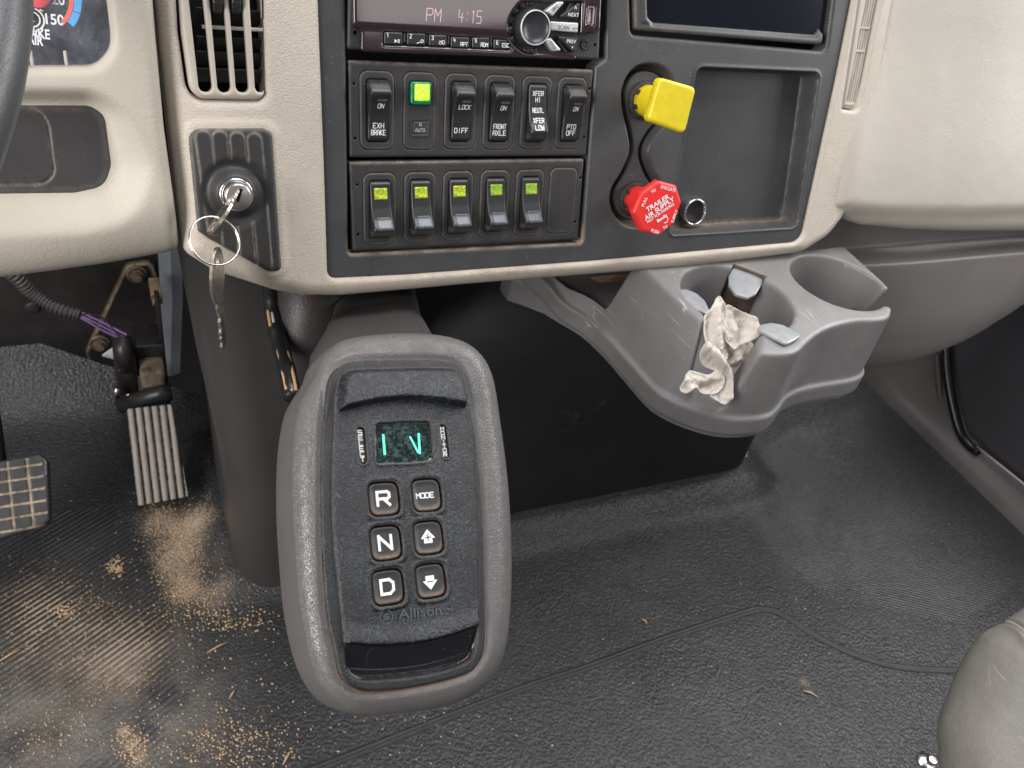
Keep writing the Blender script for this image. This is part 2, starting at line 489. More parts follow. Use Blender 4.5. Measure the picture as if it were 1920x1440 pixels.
    if trans: bs.inputs['Transmission Weight'].default_value = trans
    if alpha is not None: bs.inputs['Alpha'].default_value = alpha
    if emit: bs.inputs['Emission Color'].default_value = (*emit[:3], 1); bs.inputs['Emission Strength'].default_value = emit[3]
    last = None
    for g in (grain, grain2):
        if not g: continue
        kind, sc, strg, dist = g
        if kind == 'noise': h = noise(sc, 3, .55).outputs['Fac']
        elif kind == 'cell':
            v = N.new('ShaderNodeTexVoronoi'); v.feature = 'SMOOTH_F1'; v.inputs['Scale'].default_value = sc
            n = noise(sc * .5, 2); mp = mix(.08 if sc > 300 else .04, tc.outputs['Object'], n.outputs['Color'])
            L.new(mp, v.inputs['Vector']); h = v.outputs['Distance']
        elif kind == 'leather':
            v = N.new('ShaderNodeTexVoronoi'); v.feature = 'DISTANCE_TO_EDGE'; v.inputs['Scale'].default_value = sc
            n = noise(sc * .35, 3, .6)
            mp = N.new('ShaderNodeVectorMath'); mp.operation = 'MULTIPLY_ADD'
            L.new(n.outputs['Color'], mp.inputs[0]); mp.inputs[1].default_value = (2.2 / sc,) * 3; L.new(tc.outputs['Object'], mp.inputs[2])
            L.new(mp.outputs[0], v.inputs['Vector'])
            n2 = noise(sc * .2, 2)
            h = math_('MULTIPLY', ramp(v.outputs['Distance'], 0, .14), ramp(n2.outputs['Fac'], .15, .6))
        b = N.new('ShaderNodeBump'); b.inputs['Strength'].default_value = strg; b.inputs['Distance'].default_value = dist
        L.new(h, b.inputs['Height'])
        if last is not None: L.new(last, b.inputs['Normal'])
        last = b.outputs['Normal']
    if last is not None: L.new(last, bs.inputs['Normal'])
    if extra: extra(m, nt, tc, bs, dict(noise=noise, ramp=ramp, mix=mix, math=math_, cs=cs, normal=last))
    return m
WHITE_DUST = (.42, .4, .38)
MT = {}
MT['black'] = material('black_plastic', (.046, .046, .049), .46, .5, grain=('noise', 2600, .25, .00015), var=.12, vscale=40, specks=(900, .84, WHITE_DUST), scratch=(90, .22, (.2, .2, .2)), rvar=.06, dust=120, dustcol=(.24, .18, .13))
MT['gap'] = material('dark_gap', (.006, .006, .006), .9, .2)
MT['switch'] = material('switch_plastic', (.02, .02, .021), .38, .5, grain=('noise', 1800, .15, .0001), var=.1, specks=(1200, .85, WHITE_DUST), dust=150, dustcol=(.2, .17, .14))
MT['bezelp'] = material('switch_surround_plastic', (.033, .032, .032), .5, .4, grain=('noise', 2200, .2, .0001), var=.12, specks=(1800, .86, WHITE_DUST), dust=150, dustcol=(.26, .22, .18))
MT['beige'] = material('beige_grained_plastic', (.47, .42, .355), .52, .4, grain=('leather', 420, .5, .00045), grain2=('noise', 60, .06, .002), var=.05, vscale=9, rvar=.05, dust=90, dustcol=(.2, .13, .08))
MT['beige_s'] = material('beige_smooth_plastic', (.43, .385, .33), .48, .4, grain=('noise', 900, .12, .0002), var=.05, vscale=20)
MT['beige_pad'] = material('beige_pad_vinyl', (.43, .397, .35), .5, .35, grain=('leather', 330, .25, .0003), grain2=('noise', 18, .12, .008), var=.04, vscale=6, scratch=(14, .12, (.25, .2, .15)))
MT['legend'] = material('white_legend', (.78, .78, .78), .6, .3)
MT['legend_dim'] = material('grey_legend', (.4, .4, .4), .6, .3)
MT['metal'] = material('bright_metal', (.72, .7, .68), .22, .5, 1.0, grain=('noise', 400, .1, .0003), rvar=.1)
MT['brass'] = material('worn_key_metal', (.64, .58, .51), .3, .5, 1.0, grain=('noise', 500, .15, .0003), rvar=.1, var=.2, vscale=150)
# ================================================================== the dash face
def QP(pts, h=0.0, r=0.0, F=D, n=6): return roundpoly(F.Q(pts, h), r, n)
# --- behind everything: dash carcass
dash = T('dashboard', 'truck dashboard with beige grained trim around a black centre fascia', 'dashboard', D, (0, -.05, -.06))
bk = QP([(250, -60), (345, 425), (610, 500), (1440, 440), (1530, 380), (1650, -60)], -.05, .01)
dash.part('carcass', prism(bk, -.16, -.046), MT['gap'])

# --- black fascia
fas_out = QP([(588, -60), (604, 300), (611, 524), (760, 517), (1100, 492), (1502, 455), (1568, 150), (1612, -60)], 0, [.0, 0, .006, 0, 0, .012, 0, 0])
sw_open = QP([(647, -80), (650, 115), (654, 477), (1092, 456), (1117, 125), (1137, 110), (1141, -80)], 0, [0, 0, .003, .003, 0, 0, 0])
scr_open = QP([(1180, -80), (1184, 65), (1550, 96), (1573, -80)], 0, [0, .005, .005, 0])
fig8 = spline(D.Q([(1209, 120), (1240, 124), (1260, 146), (1265, 185), (1251, 228), (1227, 258), (1215, 285), (1224, 318), (1238, 345), (1240, 385), (1225, 414), (1194, 427), (1165, 417), (1146, 388), (1147, 355), (1166, 322), (1181, 285), (1178, 250), (1168, 205), (1167, 168), (1183, 134)]), 6)
pocket = QP([(1308, 127), (1536, 137), (1494, 425), (1255, 440)], 0, .006)
f_out, f_sw, f_scr, f_8, f_pk = map(sdpoly, (fas_out, sw_open, scr_open, fig8, pocket))
f_fas = minus(f_out, f_sw, f_scr); f_fas.bb = f_out.bb
sock = D.uv(1296, 395, -.017)
def h_fas(U, V):
    d = -f_fas(U, V)
    h = -roll(d, .0028)
    s8 = f_8(U, V); h = h - .011 * sm(-s8, -.001, .003) + .006 * sm(-s8, .0042, .006) 
    pk = f_pk(U, V); h = h - .019 * sm(-pk, -.0012, .0022)
    h = h + .0012 * sm(pk, .004, .0) * (pk > 0)          # faint rolled lip round the pocket
    return h
def d_fas(U, V):
    s8 = np.abs(f_8(U, V) + .002); pk = f_pk(U, V)
    v8 = D.uv(1190, 400)[1]; vp = D.uv(1400, 415)[1]
    a = np.exp(-(s8 / .003) ** 2) * sm(V, v8 + .012, v8)
    b = np.exp(-((pk + .003) / .0022) ** 2) * (sm(V, vp + .012, vp + .002) + .0 * U)
    vs = D.uv(880, 465)[1]
    c = np.exp(-(f_sw(U, V) / .0014) ** 2) * sm(V, vs + .02, vs) * 1.1
    return np.clip(a * .6 + b * .55 + c * .8, 0, 1.2)
dash.part('centre_fascia', relief(f_fas, h_fas, .0008, .012, {'dust': d_fas}), MT['black'])

# --- beige trim round the fascia
TR = .004
ct_out = QP([(284, -70), (300, 100), (343, 472), (400, 508), (516, 545), (566, 554), (640, 554), (900, 531), (1300, 499), (1496, 474), (1546, 442), (1578, 400), (1604, 320), (1640, 150), (1678, -70)], TR - .011, [0, 0, .012, .02, .03, .03, .02, 0, 0, .03, .03, .03, .03, 0, 0])
vent_hole = QP([(326, -80), (334, 60), (352, 188), (500, 190), (497, 60), (492, -80)], TR, [0, 0, .011, .006, 0, 0])
rv_hole = QP([(1624, -80), (1580, 205), (1610, 209), (1668, -80)], TR, [0, .003, .004, 0])
fas_big = QP([(592, -70), (606, 300), (613, 522), (760, 515), (1100, 490), (1500, 453), (1566, 150), (1609, -70)], 0, [.0, 0, .006, 0, 0, .012, 0, 0])
f_ct = sdpoly(ct_out); f_vh = sdpoly(vent_hole); f_rv = sdpoly(rv_hole); f_fb = sdpoly(fas_big)
f_trim = minus(f_ct, f_fb, f_vh, f_rv); f_trim.bb = f_ct.bb
ig_out = QP([(351, 240), (371, 435), (392, 450), (508, 512), (530, 508), (528, 480), (512, 248), (495, 240)], TR + .003, [.008, .004, .01, .006, .004, 0, .01, .004])
f_ig = sdpoly(ig_out)
def h_trim(U, V):
    h = TR - roll(-f_ct(U, V), .013, .015) - roll(f_fb(U, V), .0035, .003) - roll(f_vh(U, V), .006, .0035) - roll(f_rv(U, V), .003)
    return h + .0012 * sm(f_ig(U, V), .006, .002)
def d_trim(U, V):
    u1 = D.uv(700, 520)[0]; u2 = D.uv(1500, 520)[0]
    n = np.clip(np.sin(U * 60) * .5 + np.sin(U * 23 + 1) * .5, 0, 1)
    return np.exp(-((f_fb(U, V) - .002) / .0035) ** 2) * sm(V, D.uv(900, 480)[1], D.uv(900, 520)[1]) * (.25 + .45 * n)
ctrim = dash.part('centre_trim', relief(f_trim, h_trim, .0015, .022, {'dust': d_trim}), MT['beige'])

# --- slotted speaker or defroster strip in the right limb of the trim
sv = T('air_vent', 'narrow beige slotted vent strip in the trim right of the black fascia', 'vent', D, (*D.uv(1625, 100), TR - .004))
a0, a1 = np.array(D.uv(1596, 204, TR)), np.array(D.uv(1648, -60, TR))
dirv = nrm(a1 - a0); perp = np.array((dirv[1], -dirv[0])); Lv = np.linalg.norm(a1 - a0)
f_sv = sdpoly(QP([(1626, -80), (1582, 203), (1609, 207), (1666, -80)], TR, [0, .002, .002, 0]))
def h_sv(U, V):
    c = (U - a0[0]) * perp[0] + (V - a0[1]) * perp[1]; l = (U - a0[0]) * dirv[0] + (V - a0[1]) * dirv[1]
    g = np.zeros(U.shape)
    wdt = .0026
    for k in (-1.5, -.5, .5, 1.5):
        g = np.maximum(g, sm(np.abs(c - .0006 - k * wdt), .0009, .0004) * sm(l, .004, .006))
    br = np.zeros(U.shape)
    for q in (.046, .064, .092, .110, .14): br = np.maximum(br, sm(np.abs(l - q), .0012, .0006))
    return TR - .0036 - .0045 * g * (1 - .9 * br) - roll(-f_sv(U, V), .0015) + .0008 * sm(-f_sv(U, V), .002, .003)
sv.part('slotted_strip', relief(f_sv, h_sv, .0006, .006), MT['beige_s'])
# --- round-ended grille of the centre air vent
vt = T('air_vent', 'beige upright-slotted air outlet above the ignition switch', 'vent', D, (*D.uv(425, 90), -.01))
v_out = sdpoly(QP([(331, -80), (340, 60), (358, 186), (497, 187), (494, 60), (489, -80)], TR, [0, 0, .0095, .005, 0, 0]))
slots = []
for (xb, yb, xt, yt, ww) in ((386, 170, 359, -80, .0080), (421, 171, 399, -80, .0080), (455, 171, 436, -80, .0080), (489, 171, 474, -80, .0070)):
    b = np.array(D.uv(xb, yb, TR)); t = np.array(D.uv(xt, yt, TR)); d = nrm(t - b); n_ = np.array((-d[1], d[0])) * ww / 2
    slots.append(sdpoly(roundpoly([b + n_ - d * 0.001, b - n_ - d * 0.001, t - n_, t + n_], .0039, 8)))
f_vent = minus(v_out, *slots); f_vent.bb = v_out.bb
vt.part('grille', relief(f_vent, lambda U, V: TR + .001 - roll(-f_vent(U, V), .0016, .0012) - roll(-v_out(U, V), .005, .003), .0008, .005), MT['beige_s'])
for k, (yy, m_) in enumerate(((28, 'bezelp'), (50, 'beige_s'), (82, 'bezelp'), (110, 'beige_s'), (142, 'bezelp'))):
    u0, v0 = D.uv(378, yy, -.004); u1, _ = D.uv(492, yy, -.004)
    if k in (1, ): vt.part('louvre', box((u0 + u1) / 2, v0, -.0035, u1 - u0, .0022, .006, .0005), MT['beige_s'])
    else: vt.part('louvre', xf(box(0, 0, 0, u1 - u0 + .004, .010, .0012, .0003), Matrix.Translation(((u0 + u1) / 2, v0, -.013)) @ Matrix.Rotation(math.radians(35), 4, 'X')), MT['bezelp'])
vt.part('duct', join(box(*D.uv(428, 60, -.03), -.03, .075, .12, .002)), MT['gap'])
for px in (405, 440):
    u0, v0 = D.uv(px, 2, 0)
    g = lathe([(.004, -.0026), (.011, -.0026), (.0115, -.002), (.0115, .002), (.011, .0026), (.004, .0026)], 40)
    V = np.array(g[0]); an = np.arctan2(V[:, 1], V[:, 0]); rr = np.hypot(V[:, 0], V[:, 1])
    k = np.where((np.round(an / (2 * math.pi) * 40) % 2 == 0) & (rr > .01), .94, 1); V[:, 0] *= k; V[:, 1] *= k
    V = np.stack([V[:, 2] + u0, V[:, 0] + v0 + .004, V[:, 1] - .002], 1)
    vt.part('thumbwheel', (V, g[1]), MT['switch'], smooth='auto')

# --- driver side trim
DR = .012
dt_out = QP([(-900, -90), (274, -90), (286, 60), (302, 230), (331, 440), (334, 464), (310, 474), (200, 494), (100, 508), (0, 521), (-900, 655)], DR - .030, [0, 0, 0, 0, .004, .006, 0, 0, 0, 0, 0])
gauge = QP([(-700, -90), (190, -90), (208, 60), (208, 92), (180, 126), (-700, 131)], DR, [0, 0, .02, .016, .016, 0])
rec_in = QP([(-700, 196), (168, 198), (196, 215), (209, 310), (196, 350), (140, 362), (-700, 372)], DR - .012, [0, .008, .012, .014, .012, .01, 0])
f_dt, f_ga, f_ri = map(sdpoly, (dt_out, gauge, rec_in))
f_drv = minus(f_dt, f_ga, f_ri); f_drv.bb = f_dt.bb
bot = sdline(D.Q([(-900, 655), (0, 521), (100, 508), (200, 494), (310, 474), (340, 468)], DR - .030))
v_s = D.uv(100, 150, DR)[1]; v_e = D.uv(100, 175, DR)[1]
def h_drv(U, V):
    di = f_ri(U, V)
    h = DR - roll(-f_dt(U, V), .007, .008) - roll(bot(U, V), .045, .03) - roll(f_ga(U, V), .006, .005)
    # the shelf above the recess: an abrupt undercut above, a long soft scoop to the right and below
    wid = .011 + .014 * sm(V, v_s - .005, v_s - .05)
    h = h - .013 * sm(di, wid, .0)
    return h
drv = dash.part('driver_side_trim', relief(f_drv, h_drv, .0020, .03), material('beige_driver_trim', (.37, .342, .285), .55, .4, grain=('leather', 230, .22, .0004), grain2=('noise', 40, .08, .002), var=.05, vscale=9, specks=(260, .95, (.6, .45, .2))))
cov = T('blank_cover', 'dark grey blank cover with a seamed flap, set low in the driver side trim', 'cover', D, (*D.uv(120, 280), 0))
seam = sdline(roundpoly(D.Q([(-700, 198), (84, 198), (104, 345), (-700, 352)], 0), [0, .012, .01, 0], 6)[0:])
cov.part('plate', relief(sdpoly(QP([(-700, 190), (172, 192), (202, 212), (214, 312), (200, 356), (142, 368), (-700, 380)], 0, [0, .008, .012, .014, .012, .01, 0])), lambda U, V: -.0012 * sm(seam(U, V), .0009, .0003) - .001, .0008, .003,
         {'dust': lambda U, V: np.exp(-(seam(U, V) / .0012) ** 2) * .3 + .1 * sm(np.abs(f_ri(U, V) + .002), .003, 0)}), MT['bezelp'])

# --- instrument cluster
gc = T('gauge_cluster', 'instrument cluster corner with a brake air gauge behind a dusty clear lens', 'gauges', D, (*D.uv(120, 60), -.01))
MT['dial'] = material('dial_face', (.02, .022, .027), .4, .5, var=.2, vscale=20)
gc.part('dial_face', prism(QP([(-740, -110), (225, -110), (235, 60), (190, 140), (-740, 145)], -.02, .02), -.03, -.012), MT['dial'])
hd = -.0118
def gxy(px, py): return D.uv(px, py, hd)
gu = np.array(gxy(60, -12)); rr0 = np.linalg.norm(np.array(gxy(131, 20)) - gu)
def arcband(c, r0, r1, a0, a1, z, n=20):
    V = []; Fc = []
    for k in range(n + 1):
        a = a0 + (a1 - a0) * k / n
        V += [(c[0] + r0 * math.cos(a), c[1] + r0 * math.sin(a), z), (c[0] + r1 * math.cos(a), c[1] + r1 * math.sin(a), z)]
    for k in range(n): Fc.append((2 * k, 2 * k + 1, 2 * k + 3, 2 * k + 2) if a1 > a0 else (2 * k, 2 * k + 2, 2 * k + 3, 2 * k + 1))
    return V, Fc
MT['gblue'] = material('gauge_blue', (.05, .35, .75), .5); MT['gred'] = material('gauge_red', (.75, .1, .06), .5)
g1 = arcband(gu, rr0 - .0012, rr0 + .0012, math.radians(-47), math.radians(40), hd + .0003)
gc.part('red_arc', g1, MT['gred'], smooth=False)
gc.part('blue_arc', arcband(gu, rr0 + .0014, rr0 + .0052, math.radians(-41), math.radians(-22), hd + .0003), MT['gblue'], smooth=False)
gc.part('blue_arc', arcband(gu, rr0 + .0014, rr0 + .0052, math.radians(-21), math.radians(40), hd + .0003), MT['gblue'], smooth=False)
for tx_, p_, q_, z_, b_ in (('120', (86, -2), (119, 1), .0078, .02), ('150', (83, 36), (118, 39), .0078, .02), ('BRAKE', (35, 60), (93, 66), .0072, .025), ('AIR', (51, 74), (81, 78), .0072, .025)):
    a1_ = np.array(gxy(*p_)); a2_ = np.array(gxy(*q_)); g_ = text(tx_, z_, 0, 0, 0, 0, 1, b_); wd_ = g_[0][:, 0].max() - g_[0][:, 0].min(); dd_ = a2_ - a1_
    gc.part('gauge_number' if tx_[0] == '1' else 'gauge_legend', text(tx_, z_, *((a1_ + a2_) / 2), hd, math.atan2(dd_[1], dd_[0]), np.linalg.norm(dd_) / wd_, b_), MT['legend'], smooth=False)
sx_, sy_ = gxy(60, 36)
gc.part('gauge_symbol', join(arcband((sx_, sy_), .0036, .0043, 0, 6.283, hd + .0003, 28), arcband((sx_, sy_), .0056, .0064, -1, 1.2, hd + .0003, 12), arcband((sx_, sy_), .0056, .0064, 2.2, 4.3, hd + .0003, 12),
        text('2', .0042, sx_, sy_, hd, bold=.02), text('*', .006, sx_ + .005, sy_ + .003, hd, bold=.03), text('v', .0045, sx_ + .001, sy_ - .0060, hd, bold=.03)), MT['legend'], smooth=False)
nd = D.uv(69, -10, -.008)
gc.part('needle_hub', lathe([(.0068, -.0115), (.0068, -.0085), (.006, -.0075), (.0001, -.0074)], 32, nd), material('needle_red', (.8, .05, .05), .35))
def lens_mat(m, nt, tc, bs, k):
    f = k['ramp'](k['noise'](35, 5, .65, .3).outputs['Fac'], .35, .8)
    N = nt.nodes; L = nt.links
    mr = N.new('ShaderNodeMapRange'); L.new(f, mr.inputs['Value']); mr.inputs['To Min'].default_value = .06; mr.inputs['To Max'].default_value = .32
    L.new(mr.outputs['Result'], bs.inputs['Alpha'])
MT['lens'] = material('dusty_clear_lens', (.42, .46, .55), .12, .6, specks=(700, .74, (.8, .8, .8)), extra=lens_mat)
gc.part('lens', relief(sdpoly(QP([(-740, -110), (193, -110), (211, 58), (211, 94), (182, 130), (-740, 135)], DR - .006, [0, 0, .02, .016, .016, 0])), lambda U, V: DR - .0068, .004, .001), MT['lens'])
# two pale lugs standing behind the lens's lower edge
for px in (60, 124):
    u0, v0 = gxy(px, 112); gc.part('lug', box(u0, v0, -.009, .0018, .010, .004, .0005), MT['beige_s'])

# --- switch panels
def swpanel(name, label, pts, holes, screws, hh):
    c = np.mean(D.Q(pts), axis=0)
    t = T('switch_panel', label, 'switch panel', D, (c[0], c[1], -.004))
    f = sdpoly(QP(pts, hh, .0012)); hs = [sdrect(*h) for h in holes] + [sdcirc(*D.uv(x, y, hh), .00105) for x, y in screws]
    g = minus(f, *hs); g.bb = f.bb
    vb = min(p[1] for p in QP(pts, hh, 0)); vtp = max(p[1] for p in QP(pts, hh, 0))
    def dd(U, V):
        edge = -f(U, V); s = np.full(U.shape, 1.)
        for q in hs[:len(holes)]: s = np.minimum(s, np.abs(q(U, V)))
        return np.clip(.16 * np.exp(-(s / .0006) ** 2) + .5 * np.exp(-(edge / .0016) ** 2) * sm(V, vtp - .01, vtp - .003), 0, 1)
    t.part('face_plate', relief(g, lambda U, V: hh - roll(-f(U, V), .0022, .0018) - roll(-g(U, V), .0006, .0004), .0007, .006, {'dust': dd}), MT['bezelp'])
    return t
BW, BH = None, None
def rects(centres, w_px, hgt_px, hh):
    out = []
    for x, y in centres:
        u, v = D.uv(x, y, hh); out.append((u, v))
    return out
hU = -.001
upc = rects([(707, 208), (787, 209), (863, 210), (935, 211.5), (1004, 212), (1069.5, 213)], 0, 0, hU)
loc_ = rects([(712, 392.5), (787, 389.5), (858, 386.5), (926.5, 383.5), (991.5, 381), (1053.5, 376.5)], 0, 0, hU)
SWW = abs(D.uv(742, 208, hU)[0] - D.uv(673, 208, hU)[0]); SWH = abs(D.uv(863, 139, hU)[1] - D.uv(863, 281, hU)[1])
LWH = abs(D.uv(858, 322, hU)[1] - D.uv(858, 451, hU)[1])
print('switch size', SWW, SWH, LWH, 'pitch', [round(b[0] - a[0], 4) for a, b in zip(upc, upc[1:])])
SW2 = .0237; 
hol_u = [(u, v, SW2 + .0004, SWH + .0004, .0058) for u, v in upc]
hol_l = [(u, v, SW2 + .0004, LWH + .0004, .0058) for u, v in loc_]
pu = swpanel('u', 'upper black switch panel with legended rockers and a green lamp', [(653, 113), (1114, 131), (1100, 293), (656, 296)], hol_u, [(664, 157), (666, 260), (1106, 167), (1096, 258)], hU)
pl = swpanel('l', 'lower black switch panel with five unmarked green-lensed rockers', [(655, 304), (1096, 298), (1085, 450), (662, 472)], hol_l[:5] + [hol_l[5]], [(670, 347), (672, 440), (1089, 334), (1079, 416)], hU)

def switch_thing(u, v, H, label, name='rocker_switch', cat='switch', grp='rocker switches in the two panels', flat=False, hole=True):
    t = T(name, label, cat, D, (u, v, -.004), grp)
    f = sdrect(u, v, SW2 - .0003, H - .0003, .0055)
    if hole is True: g = minus(f, sdrect(u, v + (0), .0146, H * .80, .0016))
    elif hole: g = minus(f, hole)
    else: g = f
    g.bb = f.bb
    t.part('surround', relief(g, lambda U, V: hU + .0006 - roll(-g(U, V), .0008, .0006), .0006, .006,
           {'dust': lambda U, V: .22 * np.exp(-((f(U, V) + .0004) / .0008) ** 2)}), MT['bezelp'])
    return t
def rocker(t, u, v, H, up=True, pitch=1.0, wid=.0138):
    """concave rocker; up: its upper end stands proud"""
    hh = H * .785; s = 1 if up else -1
    ys = np.array([-1, -.93, -.55, -.1, .3, .56, .62, .70, .92, 1.0]); zs = np.array([-.001, .0012, .0016, .0030, .0062, .0100, .0104, .0098, .0044, .0015]) * pitch
    def prof(U, V):
        y = s * (V - v) / (hh / 2); return np.interp(y, ys, zs)
    # smooth the profile
    def prof2(U, V):
        return (prof(U, V - .0005) + prof(U, V) + prof(U, V + .0005) + prof(U, V - .0010) + prof(U, V + .0010)) / 5
    f = sdrect(u, v, wid, hh, .0012)
    r = t.part('rocker', relief(f, lambda U, V: prof2(U, V) - roll(-f(U, V), .0011, .0009), .0005, .012, {'dust': lambda U, V: .25 * sm(np.abs(s * (V - v) / (hh / 2) - .8), .15, 0)}, tail=-.006), MT['switch'])
    return r, prof2
def slotmark(t, r, pf, u, v):
    g = relief(sdrect(u, v, .0068, .0016, .0004), lambda U, V: pf(U, V) + .00018, .0005, .0004)
    t.part('indicator_window', g, MT['ind'], parent=r)
MT['ind'] = material('indicator_window', (.11, .11, .11), .35, .5)
def leg(t, r, pf, s, x, y, cw, ch, th, mat='legend', shear=.12, **k):
    t.part('legend', strokes(s, x, y, cw, ch, th, hfn=pf, z=.00028, shear=shear, **k), MT[mat], parent=r, smooth=False)
# upper row
specs = [('EXH BRAKE rocker switch marked ON, at the left end of the upper row', 0, 'ON', ['EXH', 'BRAKE'], 0.0),
         ('DIFF rocker switch marked LOCK, right of the green lamp', 2, 'LOCK', ['DIFF'], 0.0),
         ('FRONT AXLE rocker switch marked ON, between DIFF and XFER', 3, 'ON', ['FRONT', 'AXLE'], 0.0),
         ('PTO OFF rocker switch marked ON, at the right end of the upper row', 5, 'ON', ['PTO', 'OFF'], 0.0)]
for lab, i, w1, w2, _ in specs:
    u, v = upc[i]; t = switch_thing(u, v, SWH, lab)
    r, pf = rocker(t, u, v, SWH)
    slotmark(t, r, pf, u + .0012, v + SWH * .15)
    leg(t, r, pf, w1, u + .0007, v + SWH * .075, .0017, .0028, .0004)
    for k, wd in enumerate(w2):
        yy = v - SWH * (.18 if len(w2) > 1 else .24) - k * .0045
        cw = .00145 if len(wd) >= 5 else .0019
        leg(t, r, pf, wd, u, yy, cw, .0032, .00045, shear=0, gap=.42)
u, v = upc[4]; t = switch_thing(u, v, SWH, 'XFER HI NEUTL XFER LOW three position rocker switch, left of the PTO switch')
r, pf = rocker(t, u, v, SWH, up=False, pitch=.85)
for wd, yy, cw, th in (('XFER', .27, .0016, .0004), ('HI', .185, .0016, .0004), ('NEUTL', .045, .0013, .00045), ('XFER', -.09, .0016, .00055), ('LOW', -.185, .0018, .00055)):
    leg(t, r, pf, wd, u, v + SWH * yy, cw, .0030, th, shear=0, gap=.42)
# green lamp
u, v = upc[1]
t = switch_thing(u, v, SWH, 'lit square green lamp over a small N AUTO plate', 'indicator_lamp', 'lamp', None, hole=sdrect(u, v + SWH * .235, .0155, .0155, .0025))
MT['glass_g'] = material('green_lens_rim', (.0, .16, .07), .12, .6, coat=.5)
def glow(m, nt, tc, bs, k):
    n = k['noise'](420, 4, .7).outputs['Fac']
    c = k['mix'](k['ramp'](n, .42, .6), (.25, .62, .01), (.8, .85, .04))
    nt.links.new(c, bs.inputs['Emission Color']); bs.inputs['Emission Strength'].default_value = .62
MT['glow'] = material('lit_green_lens', (.35, .6, .03), .25, .5, grain=('cell', 900, .5, .0004), extra=glow)
f = sdrect(u, v + SWH * .235, .0150, .0150, .0022)
ln = t.part('lens_rim', relief(f, lambda U, V: .0024 - roll(-f(U, V), .0014), .0005, .006), MT['glass_g'])
f2 = sdrect(u + .0004, v + SWH * .235 + .0006, .0112, .0112, .0014)
t.part('lit_lens', relief(f2, lambda U, V: .0032 - roll(-f2(U, V), .0012), .0005, .001), MT['glow'], parent=ln)
f3 = sdrect(u, v - SWH * .21, .0138, .0118, .0008)
p = t.part('legend_plate', relief(f3, lambda U, V: hU + .0012 - .0008 * sm(np.abs(f3(U, V) + .0018), .0005, .0002), .0004, .0012), MT['bezelp'])
for wd, yy in (('N', .0022), ('AUTO', -.0016)):
    t.part('legend', strokes(wd, u, v - SWH * .21 + yy, .0012, .0022, .0003, z=hU + .00165, gap=.5), MT['legend_dim'], parent=p, smooth=False)
# lower row
def lensfx(a, b):
    def fx(m, nt, tc, bs, k):
        n = k['noise'](500, 5, .75).outputs['Fac']; c = k['mix'](k['ramp'](n, .42, .62), a, b)
        nt.links.new(c, bs.inputs['Base Color'])
    return fx
MT['lensA'] = material('yellow_green_lens', (.3, .4, .02), .2, .6, grain=('cell', 900, .4, .0004), extra=lensfx((.17, .27, .004), (.62, .66, .02)))
MT['lensB'] = material('green_lens', (.2, .4, .02), .2, .6, grain=('cell', 900, .4, .0004), extra=lensfx((.13, .27, .004), (.34, .5, .02)))
MT['smoke'] = material('smoked_lens', (.035, .045, .06), .3, .6, var=.4, vscale=250, specks=(1500, .74, (.12, .14, .17)))
names = ['unmarked rocker switch with a yellow green lens, leftmost in the lower row', 'unmarked rocker switch with a yellow lens, second in the lower row under the green lamp', 'unmarked rocker switch with an olive yellow lens, middle of the lower five',
         'unmarked rocker switch with a bright green lens, fourth from the left in the lower row', 'unmarked rocker switch with a dark green lens, beside the blank plate']
for i in range(5):
    u, v = loc_[i]; t = switch_thing(u, v, LWH, names[i])
    r, pf = rocker(t, u, v, LWH, up=False, pitch=1.1, wid=.0145)
    f = sdrect(u, v + LWH * .225, .0094, .0078, .0005)
    t.part('lens', relief(f, lambda U, V: pf(U, V) + .0005 - roll(-f(U, V), .0004), .0004, .0008), MT['lensA' if i < 3 else 'lensB'], parent=r)
    f = sdrect(u + .0006, v - LWH * .17, .0102, .0086, .0006)
    t.part('lower_lens', relief(f, lambda U, V: pf(U, V) + .0003 - roll(-f(U, V), .0004), .0004, .0006), MT['smoke'], parent=r)
u, v = loc_[5]; t = switch_thing(u, v, LWH, 'blank black plate filling the last place of the lower switch row', 'blank_plate', 'blank plate', None, hole=False)

# --- radio
MT['gloss'] = material('glossy_dark_face', (.022, .010, .014), .07, .6, specks=(500, .9, (.5, .45, .45)), coat=.6, dust=90, dustcol=(.3, .25, .22))
rd = T('radio', 'glossy black car stereo with six preset buttons and a rotary knob', 'stereo', D, (*D.uv(890, 60), -.01))
hR = .004
f_body = sdpoly(QP([(655, -80), (651, 93), (1124, 113), (1133, -80)], 0, .002))
usb_h = sdrect(*D.uv(1106, 29, hR), .0052, .0118, .0005)
f_b2 = minus(f_body, sdcirc(*D.uv(666, 61), .0014), sdcirc(*D.uv(1116, 84), .0013), usb_h); f_b2.bb = f_body.bb
rd.part('frame', relief(f_b2, lambda U, V: -.0 - roll(-f_body(U, V), .002), .0008, .012), MT['bezelp'])
f_face = sdpoly(QP([(660, -80), (662, 50), (678, 56), (677, 97), (1081, 112), (1083, 66), (1100, 60), (1124, 62), (1131, -80)], hR, [0, .003, .003, .002, .002, .004, .002, .003, 0]))
kn = D.uv(1003, 52, hR + .004)
dshape = QP([(975, 3), (1090, 3), (1086, 105), (985, 98), (955, 75), (952, 35)], hR, [.008, .001, .001, .012, .014, .014])
f_D = sdpoly(dshape)
btns = [(721, 60, 755, 83), (764, 62, 798, 84), (805, 65, 838, 86), (846, 69, 880, 89), (886, 70, 918, 90), (926, 74, 958, 91)]
f_bh = sdpoly(QP([(719, 58), (719, 84), (960, 94), (952, 74)], hR, .001))
f_face2 = minus(f_face, f_D, f_bh, usb_h); f_face2.bb = f_face.bb
